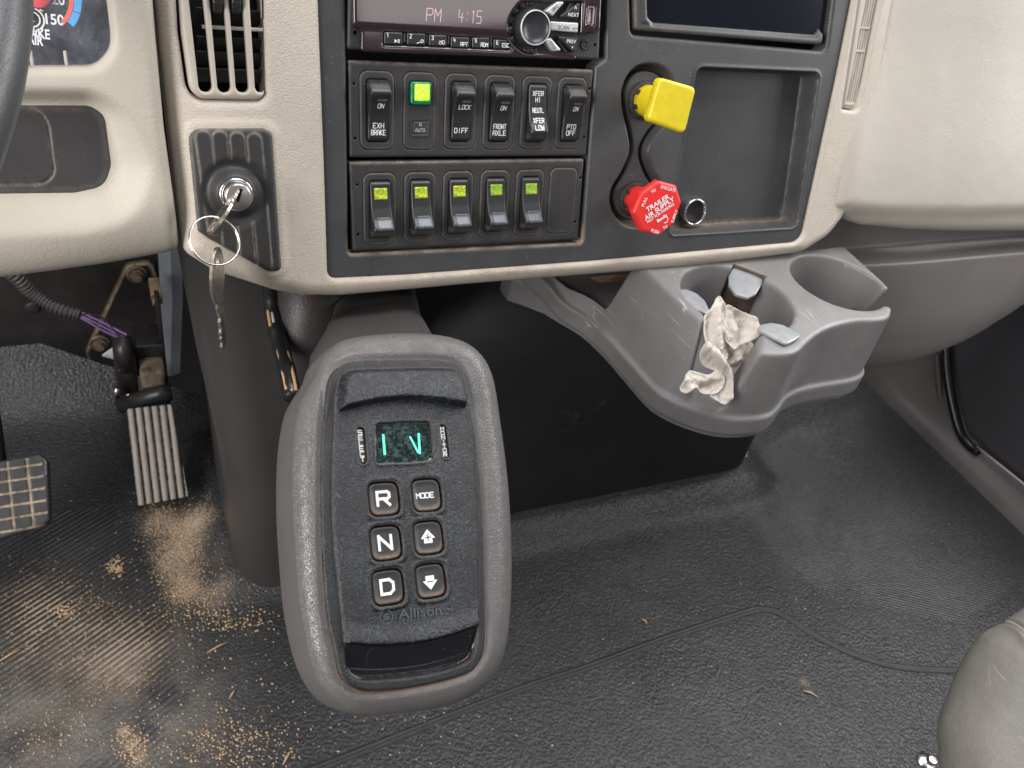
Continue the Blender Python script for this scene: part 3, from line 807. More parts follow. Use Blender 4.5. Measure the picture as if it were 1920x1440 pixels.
face = rd.part('face_plate', relief(f_face2, lambda U, V: hR - roll(-f_face2(U, V), .0012) + .0012 * sm(V, D.uv(800, 56, hR)[1] - .002, D.uv(800, 50, hR)[1]), .0008, .006, {'dust': lambda U, V: .35 * sm(np.abs(f_bh(U, V)), .0016, 0)}), MT['gloss'])
rd.part('recess_floor', join(prism(dshape, -.006, -.003), prism(QP([(719, 58), (719, 84), (960, 94), (952, 74)], hR, .001), -.006, -.003)), MT['gap'])
labs = [('1', None), ('2', None), ('3', None), ('4', 'RPT'), ('5', 'RDM'), ('6', 'ESC')]
for (x0, y0, x1, y1), (dg, lb) in zip(btns, labs):
    hB = hR + .0006
    P = [(x0, y0), (x0, y1), (x1, y1 + 1.2), (x1, y0 + 1.2)] if dg != '6' else [(x0, y0), (x0, y1 + 1), (x1 + 1, y1 + 2), (x1 - 8, y0 + 1)]
    f = sdpoly(QP(P, hB, .0005))
    b = rd.part('preset_button', relief(f, lambda U, V: hB - roll(-f(U, V), .0007), .0005, .005), MT['switch'])
    rd.part('legend', strokes(dg, *D.uv(x0 + 6, y0 + 6, hB), .0011, .0022, .00035, z=hB + .0002), MT['legend'], parent=b, smooth=False)
    q = D.uv(x1 - 10, y1 - 6, hB)
    if lb: rd.part('legend', strokes(lb, *q, .0014, .0023, .00035, z=hB + .0002, gap=.3), MT['legend'], parent=b, smooth=False)
    elif dg == '1':
        z = hB + .0003
        rd.part('legend', ([(q[0] - .002, q[1] - .0011, z), (q[0] - .0001, q[1], z), (q[0] - .002, q[1] + .0011, z), (q[0] + .0002, q[1] - .0011, z), (q[0] + .0006, q[1] - .0011, z), (q[0] + .0006, q[1] + .0011, z), (q[0] + .0002, q[1] + .0011, z), (q[0] + .001, q[1] - .0011, z), (q[0] + .0014, q[1] - .0011, z), (q[0] + .0014, q[1] + .0011, z), (q[0] + .001, q[1] + .0011, z)],
                [(0, 1, 2), (3, 4, 5, 6), (7, 8, 9, 10)]), MT['legend'], parent=b, smooth=False)
    elif dg == '2':
        rd.part('legend', join(arcband((q[0] + .0012, q[1] + .0003), .0007, .0011, 0, 6.283, hB + .0003, 14), strokes('-', q[0] - .0012, q[1] - .0007, .0042, .003, .0004, z=hB + .0002, ang=.35)), MT['legend'], parent=b, smooth=False)
    else:
        rd.part('legend', join(strokes('0', q[0] - .0007, q[1], .0022, .0018, .0003, z=hB + .0002), strokes('0', q[0] + .001, q[1] + .0004, .0018, .0018, .0003, z=hB + .0003), strokes('-', q[0], q[1], .006, .003, .0003, z=hB + .0004, ang=-.6)), MT['legend'], parent=b, smooth=False)
for i in range(5):
    x0 = btns[i][2]; x1 = btns[i + 1][0]; yy = (btns[i][1] + btns[i][3]) / 2 + 1
    f = sdpoly(QP([(x0 + 2, yy - 9), (x0 + 2, yy + 8), (x1 - 2.5, yy + 8), (x1 - 2.5, yy - 9)], hR, .0004))
    rd.part('divider', relief(f, lambda U, V: hR - .0002 - roll(-f(U, V), .0005), .0005, .004), MT['bezelp'])
# display characters
MT['lcd'] = material('display_glow', (.5, .35, .35), .4, .3, emit=(.75, .5, .55, .2))
rd.part('display_text', join(strokes('PM', *D.uv(812, 28, hR), .0042, .0075, .00055, z=hR + .0013, gap=.35, shear=.06), strokes('4:15', *D.uv(880, 31, hR), .0032, .0075, .0005, z=hR + .0013, gap=.35, shear=.06)), MT['lcd'], parent=face, smooth=False)
# knob
MT['knob'] = material('knob_grey_plastic', (.03, .031, .035), .33, .4, rvar=.05)
MT['silver'] = material('silver_paint', (.55, .55, .56), .35, .5, .25, grain=('noise', 1500, .1, .0001))
k_ = rd.part('knob', lathe([(.0125, -.004), (.0125, .004), (.0122, .0075), (.0112, .009), (.0105, .0095), (.0098, .0086), (.0090, .0076), (.006, .0066), (.003, .0062), (.0001, .0061)], 48, kn), MT['knob'])
rd.part('knob_ring', lathe([(.0103, .0088), (.0107, .0098), (.0113, .0094), (.0114, .0085)], 48, kn), MT['silver'], parent=k_)
for a in range(95, 290, 24):
    a_ = math.radians(a); c0 = (kn[0] + .0165 * math.cos(a_), kn[1] + .0165 * math.sin(a_))
    f = sdrect(*c0, .0065, .0048, .0008, a_)
    rd.part('rim_lug', relief(f, lambda U, V: .001 - roll(-f(U, V), .0012), .0006, .004), MT['switch'])
# wedge keys right of the knob
def key(P, txt, m_, tw, tp, ang=0, sz=.0028, hK=.0052, tm='legend'):
    f = sdpoly(QP(P, hK, .0007))
    b = rd.part('mode_key', relief(f, lambda U, V: hK - roll(-f(U, V), .0009), .0005, .007), m_)
    for s, (x, y), z_ in txt:
        rd.part('legend', text(s, z_, *D.uv(x, y, hK), hK + .0001, ang=ang), MT[tm], parent=b, smooth=False)
    return b
MT['inkb'] = material('dark_ink', (.03, .03, .03), .5)
key([(1046, 3), (1060, 3), (1037, 30), (1022, 22)], [('SRC', (1041, 15), .0035)], MT['silver'], 0, 0, ang=.75, tm='inkb')
key([(1032, 40), (1085, 43), (1084, 61), (1032, 57)], [('SCAN', (1057, 52), .0036), ('AS/PS', (1078, 54), .002)], MT['silver'], 0, 0, tm='inkb')
key([(1018, 76), (1033, 71), (1054, 95), (1038, 96)], [('DISP', (1036, 86), .0033)], MT['silver'], 0, 0, ang=-.9, tm='inkb')
key([(1085, 5), (1088, 7), (1086, 35), (1048, 32)], [('NEXT', (1075, 28), .0034), ('^', (1079, 17), .005)], MT['switch'], 0, 0)
key([(1045, 68), (1084, 71), (1080, 98), (1074, 98)], [('PREV', (1071, 78), .0034), ('v', (1073, 88), .0035)], MT['switch'], 0, 0)
for P in ([(1058, 26), (1064, 26), (1078, 6), (1070, 5)], [(1044, 74), (1050, 76), (1068, 99), (1060, 99)]):
    f = sdpoly(QP(P, .003, .0005)); rd.part('mode_key', relief(f, lambda U, V: .003 - roll(-f(U, V), .0006), .0005, .005), MT['bezelp'])
uu = D.uv(1106, 29, hR)
us = rd.part('usb_port', join(box(uu[0] - .0023, uu[1], hR - .003, .0005, .0115, .008), box(uu[0] + .0023, uu[1], hR - .003, .0005, .0115, .008), box(uu[0], uu[1] + .0055, hR - .003, .0041, .0005, .008), box(uu[0], uu[1] - .0055, hR - .003, .0041, .0005, .008)), MT['metal'], smooth=False)
rd.part('usb_tongue', box(uu[0] + .0004, uu[1], hR - .004, .0014, .009, .006), material('usb_tongue', (.6, .55, .5), .4), parent=us, smooth=False)
aj = D.uv(1098, 84, .001)
a_j = rd.part('aux_socket', lathe([(.0036, -.004), (.0036, .0006), (.003, .0010), (.0024, .0006), (.0020, -.006)], 28, aj), MT['switch'])
rd.part('aux_contact', lathe([(.0020, -.002), (.0018, -.0012), (.0009, -.0012), (.0008, -.004)], 20, aj), MT['brass'], parent=a_j)

# --- display unit top right
ds = T('display_screen', 'dark tinted screen in a stepped black frame above the yellow knob', 'screen', D, (*D.uv(1370, 20), -.01))
o1 = sdpoly(QP([(1190, -80), (1193, 56), (1543, 84), (1566, -80)], .002, [0, .003, .003, 0])); o2 = sdpoly(QP([(1208, -80), (1212, 33), (1221, 42), (1528, 66), (1542, 50), (1560, -80)], -.003, [0, .004, .004, .004, .004, 0]))
fo = minus(o1, o2); fo.bb = o1.bb
ds.part('screen_frame', relief(fo, lambda U, V: .0025 - .0045 * sm(o2(U, V), .0035, .0) - roll(-o1(U, V), .002) - .0012 * sm(o1(U, V), -.006, -.0045), .0009, .012, {'dust': lambda U, V: .3 * sm(-o1(U, V), .003, 0)}), MT['black'])
ds.part('screen_glass', prism(QP([(1203, -90), (1207, 42), (1540, 72), (1566, -90)], -.006, .003), -.012, -.006), material('tinted_screen', (.004, .005, .01), .12, .5, specks=(500, .95, (.2, .2, .2))), smooth=False)

# --- chrome socket in the pocket
sk = T('power_socket', 'round chrome-rimmed power socket in the tray beside the red knob', 'socket', D, (sock[0], sock[1], -.019))
sk.part('rim', lathe([(.0112, -.019), (.0116, -.0125), (.0112, -.0105), (.0104, -.010), (.0098, -.0108), (.0095, -.014), (.0093, -.05)], 48, sock), MT['metal'])
sk.part('barrel', lathe([(.0094, -.049), (.0001, -.049)], 32, sock), MT['gap'])
# ================================================================== fitted lettering between two picture points
def ptext(s, F, h, pL, pR, size, bold=.0, hfn=None, z=.0001, stroke=None, off=0):
    a = np.array(F.uv(*pL, h)); b = np.array(F.uv(*pR, h)); d = b - a; L = np.linalg.norm(d); ang = math.atan2(d[1], d[0]); c = (a + b) / 2
    c = c + np.array((-math.sin(ang), math.cos(ang))) * off
    if stroke:
        n = len(s); cw = L / (n + .35 * (n - 1)); return strokes(s, c[0], c[1], cw, size, stroke, ang=ang, z=(z if hfn else h + z), hfn=hfn)
    g = text(s, size, 0, 0, 0, 0, 1, bold); wd = g[0][:, 0].max() - g[0][:, 0].min()
    return text(s, size, c[0], c[1], z if hfn else h + z, ang, L / wd, bold, hfn=hfn)
# ================================================================== push-pull air valves
def knob(label, base_px, plate_px, hp, th, mat_, rs, r):
    b = np.array(D.uv(*base_px, -.006))
    t = T('air_valve_knob', label, 'knob', D, (b[0], b[1], -.006), 'push-pull air valve knobs')
    f = sdpoly(roundpoly(D.Q(plate_px, hp), r, 6))
    c = np.mean(D.Q(plate_px, hp), axis=0)
    t.part('shaft', join(loft([[(b[0] + (c[0] - b[0]) * k * .3 + rr * math.cos(a), b[1] + (c[1] - b[1]) * k * .3 + rr * math.sin(a), z) for a in [2 * math.pi * i / 40 for i in range(40)]]
        for z, rr, k in ((-.006, rs, 0), (.004, rs, 0), (.005, rs * .99, 0), (.020, rs * .86, .5), (hp - th - .004, rs * .84, 1), (hp - th + .001, rs * 1.05, 1))]), ), mat_)
    for a in (1.3, 2.6, 3.5, 4.6):            # crimps round the foot of the shaft
        t.part('crimp', xf(box(0, 0, 0, .0035, .0022, .004, .0005), Matrix.Translation((b[0] + rs * 1.0 * math.cos(a), b[1] + rs * 1.0 * math.sin(a), .001)) @ Matrix.Rotation(a + 1.57, 4, 'Z')), MT['grime'])
    front = relief(f, lambda U, V: hp - roll(-f(U, V), .0022), .0008, th - .001, {'dust': lambda U, V: 0.0 * U})
    p = t.part('plate', front, mat_)
    t.part('plate_back', prism(roundpoly(D.Q(plate_px, hp), r, 6), hp - th - .001, hp - th + .0012, .0006), mat_, parent=p)
    t.part('collar', lathe([(rs * 1.02, -.0055), (rs * 1.22, -.0055), (rs * 1.25, -.0035), (rs * 1.12, -.0015), (rs * 1.0, -.0015)], 40, b), MT['grime'])
    return t, p
MT['grime'] = material('grimy_dark_plastic', (.03, .026, .022), .7, .3, var=.6, vscale=300)
MT['yellow'] = material('yellow_knob_plastic', (.62, .49, .015), .36, .45, grain=('noise', 500, .12, .0003), specks=(420, .86, (.3, .22, .03)), var=.10, vscale=70, scratch=(80, .5, (.45, .33, .03)))
MT['red'] = material('red_knob_plastic', (.68, .028, .025), .38, .45, grain=('noise', 500, .12, .0003), var=.05, specks=(900, .9, (.3, .05, .05)))
ky, _ = knob('square yellow push-pull knob on a short yellow shaft', (1207, 188), [(1239, 145), (1307, 165), (1285, 252), (1215, 227)], .039, .006, MT['yellow'], .0118, .004)
okt = [(1236, 339), (1269, 348), (1279, 379), (1264, 420), (1235, 443), (1203, 434), (1188, 399), (1204, 362)]
kr, kp = knob('octagonal red knob lettered TRAILER AIR SUPPLY in white', (1187, 372), okt, .037, .005, MT['red'], .0112, .0025)
def zp(x, y): return (1120 + .11458 * x, 330 + .11458 * y)
hk = .0372
for s, a, b, sz, bo in (('TRAILER', (800, 560), (1165, 325), .0052, .02), ('AIR SUPPLY', (775, 705), (1250, 365), .0052, .02), ('NOT FOR PARKING', (815, 755), (1250, 455), .0034, .01),
        ('PULL', (740, 500), (800, 350), .0036, .01), ('TO', (880, 270), (950, 225), .0034, .01), ('EVACUATE', (1040, 175), (1275, 240), .0036, .01),
        ('SUPPLY', (1225, 765), (1300, 555), .0036, .01), ('TO', (1075, 860), (1145, 820), .0034, .01), ('PUSH', (880, 890), (1005, 930), .0036, .01), ('Bendix', (975, 745), (1135, 635), .0036, .03)):
    off = {'TRAILER': -.0002, }.get(s, 0)
    kr.part('lettering', ptext(s, D, hk, zp(*a), zp(*b), sz, bo, off=off), MT['legend'], parent=kp, smooth=False)
c_ = D.uv(*zp(1110, 715), hk)
kr.part('lettering', arcband(c_, .0021, .0027, -1.9, 1.2, hk + .0002, 10), MT['legend'], parent=kp, smooth=False)

# ================================================================== ignition switch and keys
hI = TR + .003
ig = T('ignition_switch', 'dark ribbed ignition plate with a round metal key lock', 'ignition', D, (*D.uv(440, 363), TR))
ribs = []
for xb, yb, xt, yt in ((404, 428, 381, 259), (434, 478, 412, 260), (466, 494, 445, 262), (497, 500, 477, 264)):
    ribs.append(sdline([D.uv(xt, yt, hI), D.uv(xb, yb, hI)]))
kc = D.uv(441, 362, hI)
def h_ig(U, V):
    r = np.minimum.reduce([q(U, V) for q in ribs]); rc = np.hypot(U - kc[0], V - kc[1])
    h = hI - roll(-f_ig(U, V), .0035, .0028) + .0011 * sm(r, .0050, .0042)
    bowl = -.0008 - .0010 * np.exp(-((rc - .0175) / .0018) ** 2) + .0055 * sm(rc, .0165, .0105)
    k = sm(rc, .0235, .0190)
    return h * (1 - k) + (hI + bowl) * k
def d_ig(U, V):
    r = np.minimum.reduce([q(U, V) for q in ribs]); rc = np.hypot(U - kc[0], V - kc[1])
    return np.clip(.55 * np.exp(-((r - .0047) / .0007) ** 2) + .5 * np.exp(-(f_ig(U, V) / .0012) ** 2), 0, 1) * (rc > .021)
igp = ig.part('ribbed_plate', relief(f_ig, h_ig, .0008, .004, {'dust': d_ig}), MT['bezelp'])
hL = hI + .0055
ig.part('lock_ring', lathe([(.0108, hL - .004), (.0105, hL + .0005), (.0098, hL + .0013), (.0086, hL + .0011), (.0080, hL - .0005)], 48, kc), MT['metal'])
kc2 = D.uv(446, 366, hL + .005)
lk = ig.part('lock_cylinder', lathe([(.0083, hL - .004), (.0083, hL + .0045), (.0079, hL + .0055), (.0070, hL + .0060), (.0001, hL + .0062)], 48, (kc[0] + .0005, kc[1] - .0003)), material('brushed_lock_metal', (.5, .46, .44), .32, .5, .9, grain=('noise', 900, .2, .0002), rvar=.1))
ig.part('key_slot', xf(box(0, 0, 0, .0016, .0085, .0012), Matrix.Translation((kc[0] + .001, kc[1] + .0008, hL + .0062)) @ Matrix.Rotation(-.35, 4, 'Z')), MT['gap'], parent=lk, smooth=False)
def keymesh(A, B, width_dir, bow_w, bow_l, bl_w, bl_l, th):
    """A: bow end, B: tip. flat key lying in the plane of (B-A) and width_dir"""
    A = np.array(A); B = np.array(B); l = nrm(B - A); wd = np.array(width_dir, float); wd = nrm(wd - l * wd.dot(l)); n = np.cross(l, wd)
    tot = bow_l + bl_l
    bow = [(bow_l * .5 - bow_l * .52 * math.cos(a), bow_w / 2 * math.sin(a)) for a in np.linspace(.0, math.pi * .86, 12)]
    up = bow + [(bow_l + .002, bl_w / 2 + .0012), (bow_l + .003, bl_w / 2)]
    k = 9; teeth = []
    for i in range(k):
        x = bow_l + .006 + (bl_l - .008) * i / k
        teeth += [(x, -bl_w / 2 + (.0017 if i % 3 == 1 else .0006)), (x + (bl_l - .008) / k * .5, -bl_w / 2 + (.0021 if i % 2 else .0009))]
    low = [(a, -b) for a, b in bow[1:]] + [(bow_l + .002, -bl_w / 2 - .0012), (bow_l + .004, -bl_w / 2)] + teeth
    P = up + [(tot - .003, bl_w / 2), (tot, 0.0)] + low[::-1]
    P = np.array(P)
    sc = np.linalg.norm(B - A) / tot
    def hole(q): return
    V = []; Fc = []
    area = .5 * np.sum(P[:, 0] * np.roll(P[:, 1], -1) - np.roll(P[:, 0], -1) * P[:, 1])
    f = minus(sdpoly(P), sdcirc(bow_l * .22, 0, bow_w * .14)); f.bb = sdpoly(P).bb
    grv = sdline([(bow_l + .002, .0005), (tot - .004, .0005)])
    top = relief(f, lambda U, V: th / 2 - roll(-f(U, V), .0005, .0003) - .0004 * sm(grv(U, V), .0010, .0006), .0005, 0)
    bot = (top[0] * np.array((1, 1, -1)), top[1][:, ::-1])
    side = relief(f, lambda U, V: th / 2 - .0003, .0005, th - .0006)
    ns = side[1][len(top[1]):]
    Pm = np.concatenate([top[0], bot[0], side[0]]); Qm = np.concatenate([top[1], bot[1] + len(top[0]), ns + 2 * len(top[0])])
    W = A + np.outer(Pm[:, 0] * sc, l) + np.outer(Pm[:, 1] * sc, wd) + np.outer(Pm[:, 2], n)
    return W, Qm
kb = D.W(*D.uv(394, 436, .034), .034); ke = D.W(*D.uv(449, 357, hL + .008), hL + .004)
vd = nrm(kb - CAM)
side = np.cross(nrm(ke - kb), vd)
solo('ignition_key', 'worn key pushed into the ignition lock with its bow pointing down', 'key', keymesh(kb, ke, vd + side * .22, .022, .034, .0075, .012, .0022), MT['brass'], base=kb)
rc_ = D.W(*D.uv(402, 452, .036), .036); rn = nrm(-ray(402, 452) / 1.0 + np.array((.45, -.15, .45)))
ra = nrm(np.cross(rn, (0, 0, 1))); rb = np.cross(rn, ra)
ringp = [rc_ + (ra * math.cos(a) + rb * math.sin(a)) * .0150 for a in np.linspace(0, 2 * math.pi, 64, endpoint=False)]
ringq = [p + rn * .0010 for p in ringp]
solo('key_ring', 'thin split metal ring hanging from the bow of the ignition key', 'key ring', join(tube(ringp, .00055, 8, True), tube(ringq, .00055, 8, True)), MT['metal'], base=rc_)
kt = D.W(*D.uv(403, 470, .036), .036); kd = np.array((0, 0, -1.0)) + np.array((.03, 0, 0))
vl = nrm(kt - CAM); sd_ = nrm(np.cross(kd, vl))
kt2 = kt + np.array((0, 0, .0))
from_px = kt
L2 = None
for L_ in np.linspace(.03, .12, 200):
    c = RW.T @ (kt + nrm(kd) * L_ - CAM)
    if 720 + FPX * c[1] / c[2] > 655: L2 = L_; break
solo('spare_key', 'second key hanging point down from the split ring under the ignition', 'key', keymesh(kt, kt + nrm(kd) * L2, vl + sd_ * .25, .022, .028, .0082, .031, .0022), MT['brass'], base=kt)
# ================================================================== gear selector pod
def camdir(v): return RW @ np.array(v, float)
PX = camdir((.834, 0, -.551)); PU = camdir((-.087, .967, -.24))
PF = Fr(atdepth(760, 1000, .43), PX, np.cross(PX, PU))
MT['pod'] = material('pod_grey_brown_plastic', (.095, .089, .086), .31, .5, grain=('leather', 800, .5, .0004), grain2=('noise', 900, .12, .0002), var=.06, vscale=30, specks=(700, .93, (.4, .35, .3)), dust=110, dustcol=(.3, .16, .07))
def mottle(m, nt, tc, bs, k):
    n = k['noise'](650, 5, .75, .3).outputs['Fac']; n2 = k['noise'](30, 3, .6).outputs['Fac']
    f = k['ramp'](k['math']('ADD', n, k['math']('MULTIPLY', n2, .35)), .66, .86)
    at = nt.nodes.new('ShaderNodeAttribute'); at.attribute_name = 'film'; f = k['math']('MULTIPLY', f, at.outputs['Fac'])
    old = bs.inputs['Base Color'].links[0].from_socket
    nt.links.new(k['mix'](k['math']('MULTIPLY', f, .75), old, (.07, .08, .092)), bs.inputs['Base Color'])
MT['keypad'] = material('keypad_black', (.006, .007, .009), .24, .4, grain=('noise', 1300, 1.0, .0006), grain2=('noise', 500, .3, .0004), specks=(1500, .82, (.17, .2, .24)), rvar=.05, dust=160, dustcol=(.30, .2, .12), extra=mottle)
po = T('gear_selector', 'grey gear selector pod with push buttons and a lit green display', 'gear selector', PF, (0, 0, -.04))
front = PF.Q([(596, 700), (612, 662), (655, 634), (760, 624), (845, 632), (893, 657), (922, 705), (937, 790), (951, 900), (957, 1000), (958, 1100), (950, 1200), (930, 1258), (897, 1297), (845, 1322), (760, 1338), (685, 1341), (640, 1325), (606, 1288), (583, 1230), (567, 1150), (557, 1050), (551, 950), (551, 850), (560, 770), (574, 735)], -.010)
sp = spline(front, 4)
f_pod = sdpoly(sp)
ins = PF.Q([(604, 850), (610, 770), (622, 705), (650, 680), (700, 675), (830, 675), (862, 690), (876, 730), (893, 830), (905, 960), (909, 1080), (910, 1200), (900, 1240), (872, 1265), (780, 1288), (700, 1297), (665, 1290), (640, 1265), (627, 1210), (614, 1140), (605, 1000)], 0)
f_ins = sdpoly(spline(ins, 4))
f_rim = minus(f_pod, f_ins); f_rim.bb = f_pod.bb
def h_pod(U, V):
    d = -f_pod(U, V)
    return -roll(d, .017, .012) - .0016 * sm(f_ins(U, V), .004, .0)
vbot = PF.uv(760, 1290)[1]
po.part('pod_rim', relief(f_rim, h_pod, .0009, 0, {'dust': lambda U, V: np.exp(-(f_ins(U, V) / .0014) ** 2) * (.0 + .5 * sm(V, vbot + .02, vbot))}), MT['pod'])
# side walls, drawn in towards the stalk
spn = len(sp); cpt = sp.mean(0)
def ring_at(z, s_): return [(cpt[0] + (p[0] - cpt[0]) * s_, cpt[1] + (p[1] - cpt[1]) * s_, z) for p in sp]
po.part('pod_shell', loft([ring_at(-.0119, 1.0), ring_at(-.022, 1.004), ring_at(-.036, 1.0), ring_at(-.044, .97), ring_at(-.052, .88), ring_at(-.056, .7)], (False, True)), MT['pod'])
# keypad face
inn = PF.Q([(623, 900), (627, 800), (632, 725), (648, 698), (690, 692), (830, 690), (856, 700), (868, 735), (882, 820), (893, 920), (897, 1040), (897, 1160), (893, 1217), (872, 1245), (800, 1266), (700, 1277), (668, 1272), (650, 1250), (645, 1200), (634, 1100), (625, 1000)], 0)
f_inn = sdpoly(spline(inn, 4))
hump = PF.Q([(630, 773), (700, 757), (757, 752), (815, 756), (869, 765)], 0); hump = spline(hump, 8, False)
ridge = spline(PF.Q([(642, 1203), (700, 1207), (770, 1203), (830, 1191), (895, 1169)], 0), 8, False)
def yline(P, U):
    o = np.argsort(P[:, 0]); return np.interp(U, P[o, 0], P[o, 1])
vt_ = PF.uv(750, 692)[1]
B6 = [('R', (721, 935)), ('MODE', (801, 928)), ('N', (724.5, 1018)), ('UP', (804.5, 1008)), ('D', (728.5, 1101)), ('DN', (808.5, 1089))]
bsz = .0168
def sq(c, s_): 
    def f(U, V):
        x = np.abs(U - c[0]) / s_ * 2; y = np.abs(V - c[1]) / s_ * 2
        return ((x ** 4.2 + y ** 4.2) ** (1 / 4.2) - 1) * s_ / 2
    f.bb = (c[0] - s_ / 2, c[1] - s_ / 2, c[0] + s_ / 2, c[1] + s_ / 2)
    return f
bc = [(n, PF.uv(x, y, .002)) for n, (x, y) in B6]
bhole = [sq(c, bsz + .0012) for n, c in bc]
disp = sdpoly(spline(PF.Q([(704, 795), (730, 792), (755, 790.5), (780, 790), (805, 791.5), (809, 812), (811, 840), (811, 862), (785, 867), (758, 869), (730, 869.5), (706, 869), (703.5, 845), (703, 820)], .001), 3))
sel = sdrect(*PF.uv(677.5, 836, .001), .0048, .0192, .0022, -.03); mon = sdrect(*PF.uv(832, 828, .001), .0048, .0186, .0022, .0)
def h_key(U, V):
    vh = yline(hump, U); vr = yline(ridge, U)
    di = -f_inn(U, V)
    h = .0016 * sm(di, 0, .0012)
    hp = .0062 * sm(V, vh - .0004, vh + .0016) * (1 - .55 * sm(V, vh + .003, vt_)) * sm(di, .0, .0035)
    h = h + hp + .0016 * sm(vr - V, -.010, -.0005) * sm(di, 0, .002)
    h = h - .0068 * np.sqrt(np.clip((vr - V) / .012, 0, 1)) * sm(vr - V, -.0002, .0012) * sm(di, -.0005, .0015)
    for q in bhole: h = h + .0008 * np.exp(-((q(U, V) - .0012) / .0009) ** 2)
    for q in (sel, mon, disp): h = h + .0005 * np.exp(-((q(U, V) - .0006) / .0006) ** 2)
    # embossed maker's mark
    return h - roll(-f_ins(U, V), .0012, .001)
f_low = lambda U, V: np.maximum(f_inn(U, V) + .0006, V - yline(ridge, U) + .0004)
f_low.bb = f_inn.bb
f_kp = minus(f_ins, disp, sel, mon, f_low, *bhole); f_kp.bb = f_ins.bb
po.part('gloss_panel', relief(f_low, h_key, .0006, .0015), material('gloss_black_panel', (.006, .006, .008), .16, .5, grain=('noise', 250, .12, .0006), specks=(1300, .86, (.25, .25, .27)), scratch=(60, .5, (.4, .4, .42)), rvar=.05))
def d_key(U, V):
    s = np.full(U.shape, 1.)
    for q in bhole: s = np.minimum(s, np.where(np.abs(q(U, V)) < .01, np.abs(q(U, V) - .0002), 1))
    dd = np.minimum(np.abs(disp(U, V)), np.minimum(np.abs(sel(U, V)), np.abs(mon(U, V))))
    return np.clip(.14 * np.exp(-(s / .0004) ** 2) + .15 * np.exp(-(dd / .0005) ** 2) + .12 * np.exp(-(f_ins(U, V) / .0006) ** 2) + .12 * np.exp(-(f_inn(U, V) / .0004) ** 2), 0, 1)
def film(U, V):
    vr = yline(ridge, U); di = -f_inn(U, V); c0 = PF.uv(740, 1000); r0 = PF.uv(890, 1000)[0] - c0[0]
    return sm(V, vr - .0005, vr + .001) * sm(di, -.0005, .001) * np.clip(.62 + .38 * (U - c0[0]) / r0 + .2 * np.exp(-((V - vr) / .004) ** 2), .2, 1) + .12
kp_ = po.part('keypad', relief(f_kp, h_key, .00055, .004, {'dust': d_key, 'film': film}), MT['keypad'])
MT['btn'] = material('button_rubber', (.03, .028, .027), .45, .45, var=.1, specks=(500, .93, (.5, .35, .2)), dust=140, dustcol=(.3, .17, .09))
MT['ltr'] = material('button_lettering', (.8, .8, .8), .5, .3)
for (n, c), q in zip(bc, bhole):
    f = sq(c, bsz)
    hB = lambda U, V, f=f: .0012 - .0008 * sm(-f(U, V), .0, .0035) - roll(-f(U, V), .0010, .0012)
    b = po.part('button', relief(f, hB, .0006, .004, {'dust': lambda U, V, f=f, c=c: np.exp(-((f(U, V) + .0012) / .0007) ** 2) * sm(V, c[1] + .000, c[1] - .008) * .45}), MT['btn'])
    po.part('button_well', relief(q, -.0035, .0012, .0005), MT['gap'], parent=b)
    z = .0006
    if n in 'RND':
        g = {'R': 'R', 'N': 'N', 'D': 'D'}[n]
        po.part('letter', strokes(g, c[0], c[1] + .0003, .0067, .0068, .0014, z=z), MT['ltr'], parent=b, smooth=False)
    elif n == 'MODE':
        po.part('letter', strokes('MODE', c[0] - .0006, c[1], .0021, .0026, .00045, z=z, gap=.28), MT['ltr'], parent=b, smooth=False)
    else:
        s_ = 1 if n == 'UP' else -1
        P = [(-.0026, -.0028), (.0026, -.0028), (.0026, -.0002), (.0044, -.0002), (0, .0046), (-.0044, -.0002), (-.0026, -.0002)]
        P = [(c[0] + a * .95, c[1] + s_ * b * .95, z + .0001) for a, b in P]
        po.part('arrow', (P, [tuple(range(7)) if s_ > 0 else tuple(range(7))[::-1]]), MT['ltr'], parent=b, smooth=False)
        cy = c[1] + s_ * .0003
        g = strokes('-', c[0], cy, .0052, .003, .0006, z=z + .0002)
        if n == 'UP': g = join(g, strokes('-', c[0], cy, .0052, .003, .0006, z=z + .00024, ang=math.pi / 2))
        po.part('sign', g, MT['btn'], parent=b, smooth=False)
for (s, f, p) in (('SELECT', sel, (677.5, 836)), ('MONITOR', mon, (832, 828))):
    c = PF.uv(*p, .0008)
    b = po.part('side_key', relief(f, lambda U, V: .0006 - roll(-f(U, V), .0006), .0005, .003), MT['btn'])
    n = len(s); ch = .0168 / n * .78
    po.part('letter', strokes(s, c[0], c[1], .0021, ch, .0004, z=.0007, vert=True, gap=.28), MT['ltr'], parent=b, smooth=False)
def painted_glints(m, nt, tc, bs, k):
    n = k['noise'](420, 4, .6, .8).outputs['Fac']; nt.links.new(k['mix'](k['ramp'](n, .45, .62), (.006, .012, .012), (.04, .07, .065)), bs.inputs['Base Color'])  # teal-grey mottled reflections painted into the display's base colour
dsp = po.part('display', relief(disp, lambda U, V: -.0006 * sm(-disp(U, V), 0, .0008), .0007, .002), material('display_window', (.02, .03, .03), .15, .5, grain=('noise', 500, .5, .0003), coat=.3, extra=painted_glints))
MT['seg'] = material('green_segments', (.1, .6, .4), .4, emit=(.08, .85, .5, .85))
def seg(a, b, wd): 
    a = np.array(PF.uv(*a)); b = np.array(PF.uv(*b)); d = nrm(b - a); m = np.array((-d[1], d[0])) * wd / 2
    return [(*(a - m), -.0003), (*(b - m), -.0003), (*(b + m), -.0003), (*(a + m), -.0003)], [(0, 3, 2, 1) if np.cross(b - a, m) < 0 else (0, 1, 2, 3)]
po.part('segment', seg((719, 814), (722, 853), .0013), MT['seg'], parent=dsp, smooth=False)
